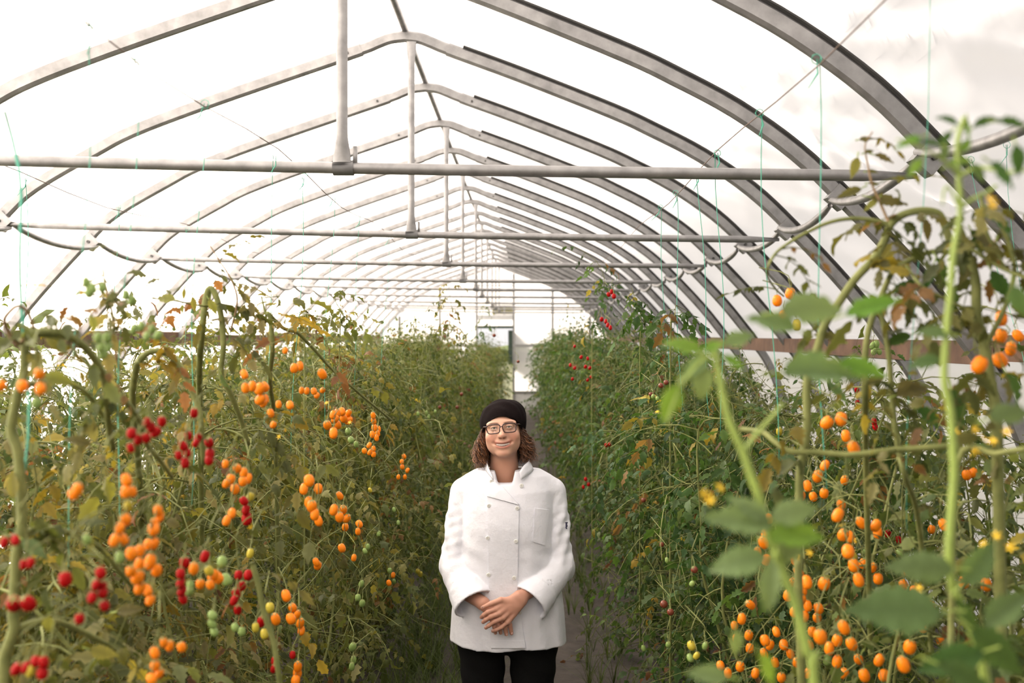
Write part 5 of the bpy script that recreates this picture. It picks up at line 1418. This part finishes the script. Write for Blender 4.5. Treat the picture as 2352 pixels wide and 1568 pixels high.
# stand up collar in two halves
def collar(pts_low, pts_high, name='collar'):
    V = []; n_ = len(pts_low)
    lo_ = smooth_path(pts_low, 4); hi_ = smooth_path(pts_high, 4); m_ = len(lo_)
    for a, b in zip(lo_, hi_):
        for f in (0, 0.34, 0.67, 1.0): V.append(a*(1-f)+b*f)
    F = [(i*4+j, (i+1)*4+j, (i+1)*4+j+1, i*4+j+1) for i in range(m_-1) for j in range(3)]
    me = mesh_np(name, V, F); o = link(name, me, 'jacket_cloth', jacket)
    md = o.modifiers.new('thick', 'SOLIDIFY'); md.thickness = 0.004; md.offset = 0
    return o
collar([pl(1133, 1101, -0.118), pl(1122, 1088, -0.085), pl(1113, 1076, -0.03), pl(1120, 1070, 0.05), pl(1160, 1066, 0.095)],
       [pl(1131, 1093, -0.114), pl(1121, 1072, -0.078), pl(1119, 1056, -0.025), pl(1126, 1046, 0.045), pl(1160, 1042, 0.085)])
collar([pl(1197, 1102, -0.122), pl(1210, 1092, -0.098), pl(1225, 1078, -0.035), pl(1208, 1070, 0.05), pl(1160, 1066, 0.095)],
       [pl(1192, 1084, -0.112), pl(1203, 1069, -0.090), pl(1215, 1056, -0.030), pl(1199, 1046, 0.045), pl(1160, 1042, 0.085)])
# buttons
bme = bpy.data.meshes.new('button'); bm = bmesh.new()
bmesh.ops.create_cone(bm, cap_ends=True, segments=18, radius1=0.0088, radius2=0.0075, depth=0.0035)
bm.to_mesh(bme); bm.free(); bme.materials.append(MAT['button_plastic'])
dme = bpy.data.meshes.new('button_holes'); bm = bmesh.new()
for dx, dy in ((-0.0018, -0.0018), (0.0018, -0.0018), (-0.0018, 0.0018), (0.0018, 0.0018)):
    bmesh.ops.create_cone(bm, cap_ends=True, segments=8, radius1=0.0008, radius2=0.0008, depth=0.0012, matrix=Matrix.Translation((dx, dy, 0.0018)))
bm.to_mesh(dme); bm.free(); dme.materials.append(MAT['bolt'])
for px, py in ((1129, 1105), (1123, 1161), (1120, 1235), (1122, 1320), (1198, 1115), (1188, 1167), (1185, 1243), (1181, 1327), (1193, 1407)):
    o = link('button', bme, None, jacket, hit(px, py, 0.009)); o.rotation_euler = (PI/2, 0, 0)
    link('button_holes', dme, None, o)
# small navy embroidery on the sleeve
m = MB()
er = random.Random(2)
for k in range(4):
    pts = [np.array(hit(1301+2.4*math.sin(i*2.1+k)+er.uniform(-1, 1), 1199+k*4+i*0.5, 0.002)) for i in range(7)]
    m.tube(pts, 0.0011, 4)
m.build('embroidery', 'navy_thread', jacket)

# --- trousers and shoes
def trouser_sdf(p):
    d = ell(p, (0.0, 0.0, 0.76), (0.222, 0.150, 0.20))
    for s in (-1, 1):
        d = smin(d, cone(p, (s*0.108, 0.0, 0.72), (s*0.105, 0.0, 0.42), 0.116, 0.088), 0.02)
        d = smin(d, cone(p, (s*0.105, 0.0, 0.42), (s*0.105, 0.015, 0.06), 0.088, 0.072), 0.02)
    x = p[:, 0]
    d = smax(d, -np.maximum(np.abs(x+0.006)-0.004, p[:, 2]-0.58), 0.015)
    d = d+0.003*np.sin(p[:, 2]*60+p[:, 0]*30)
    return np.maximum(np.maximum(d, 0.035-p[:, 2]), p[:, 2]-0.80)
Vt, Ft = surface_nets(trouser_sdf, (-0.28, -0.20, 0.02), (0.28, 0.20, 0.83), 0.0075)
tr_ = link('trousers', mesh_np('trousers', relax(Vt, Ft, 2), Ft), 'trouser_cloth', person); tag(tr_, 'loose black trousers')
for s in (-1, 1):
    def shoe_sdf(p):
        d = cone(p, (s*0.105, 0.03, 0.05), (s*0.115, -0.15, 0.042), 0.048, 0.043)
        return np.maximum(smin(d, cone(p, (s*0.105, 0.02, 0.05), (s*0.105, 0.02, 0.09), 0.045, 0.042), 0.02), 0.002-p[:, 2])
    Vs_, Fs_ = surface_nets(shoe_sdf, (s*0.11-0.08, -0.22, -0.01), (s*0.11+0.08, 0.10, 0.15), 0.009)
    link('shoe', mesh_np('shoe', relax(Vs_, Fs_, 2), Fs_), 'trouser_cloth', person)
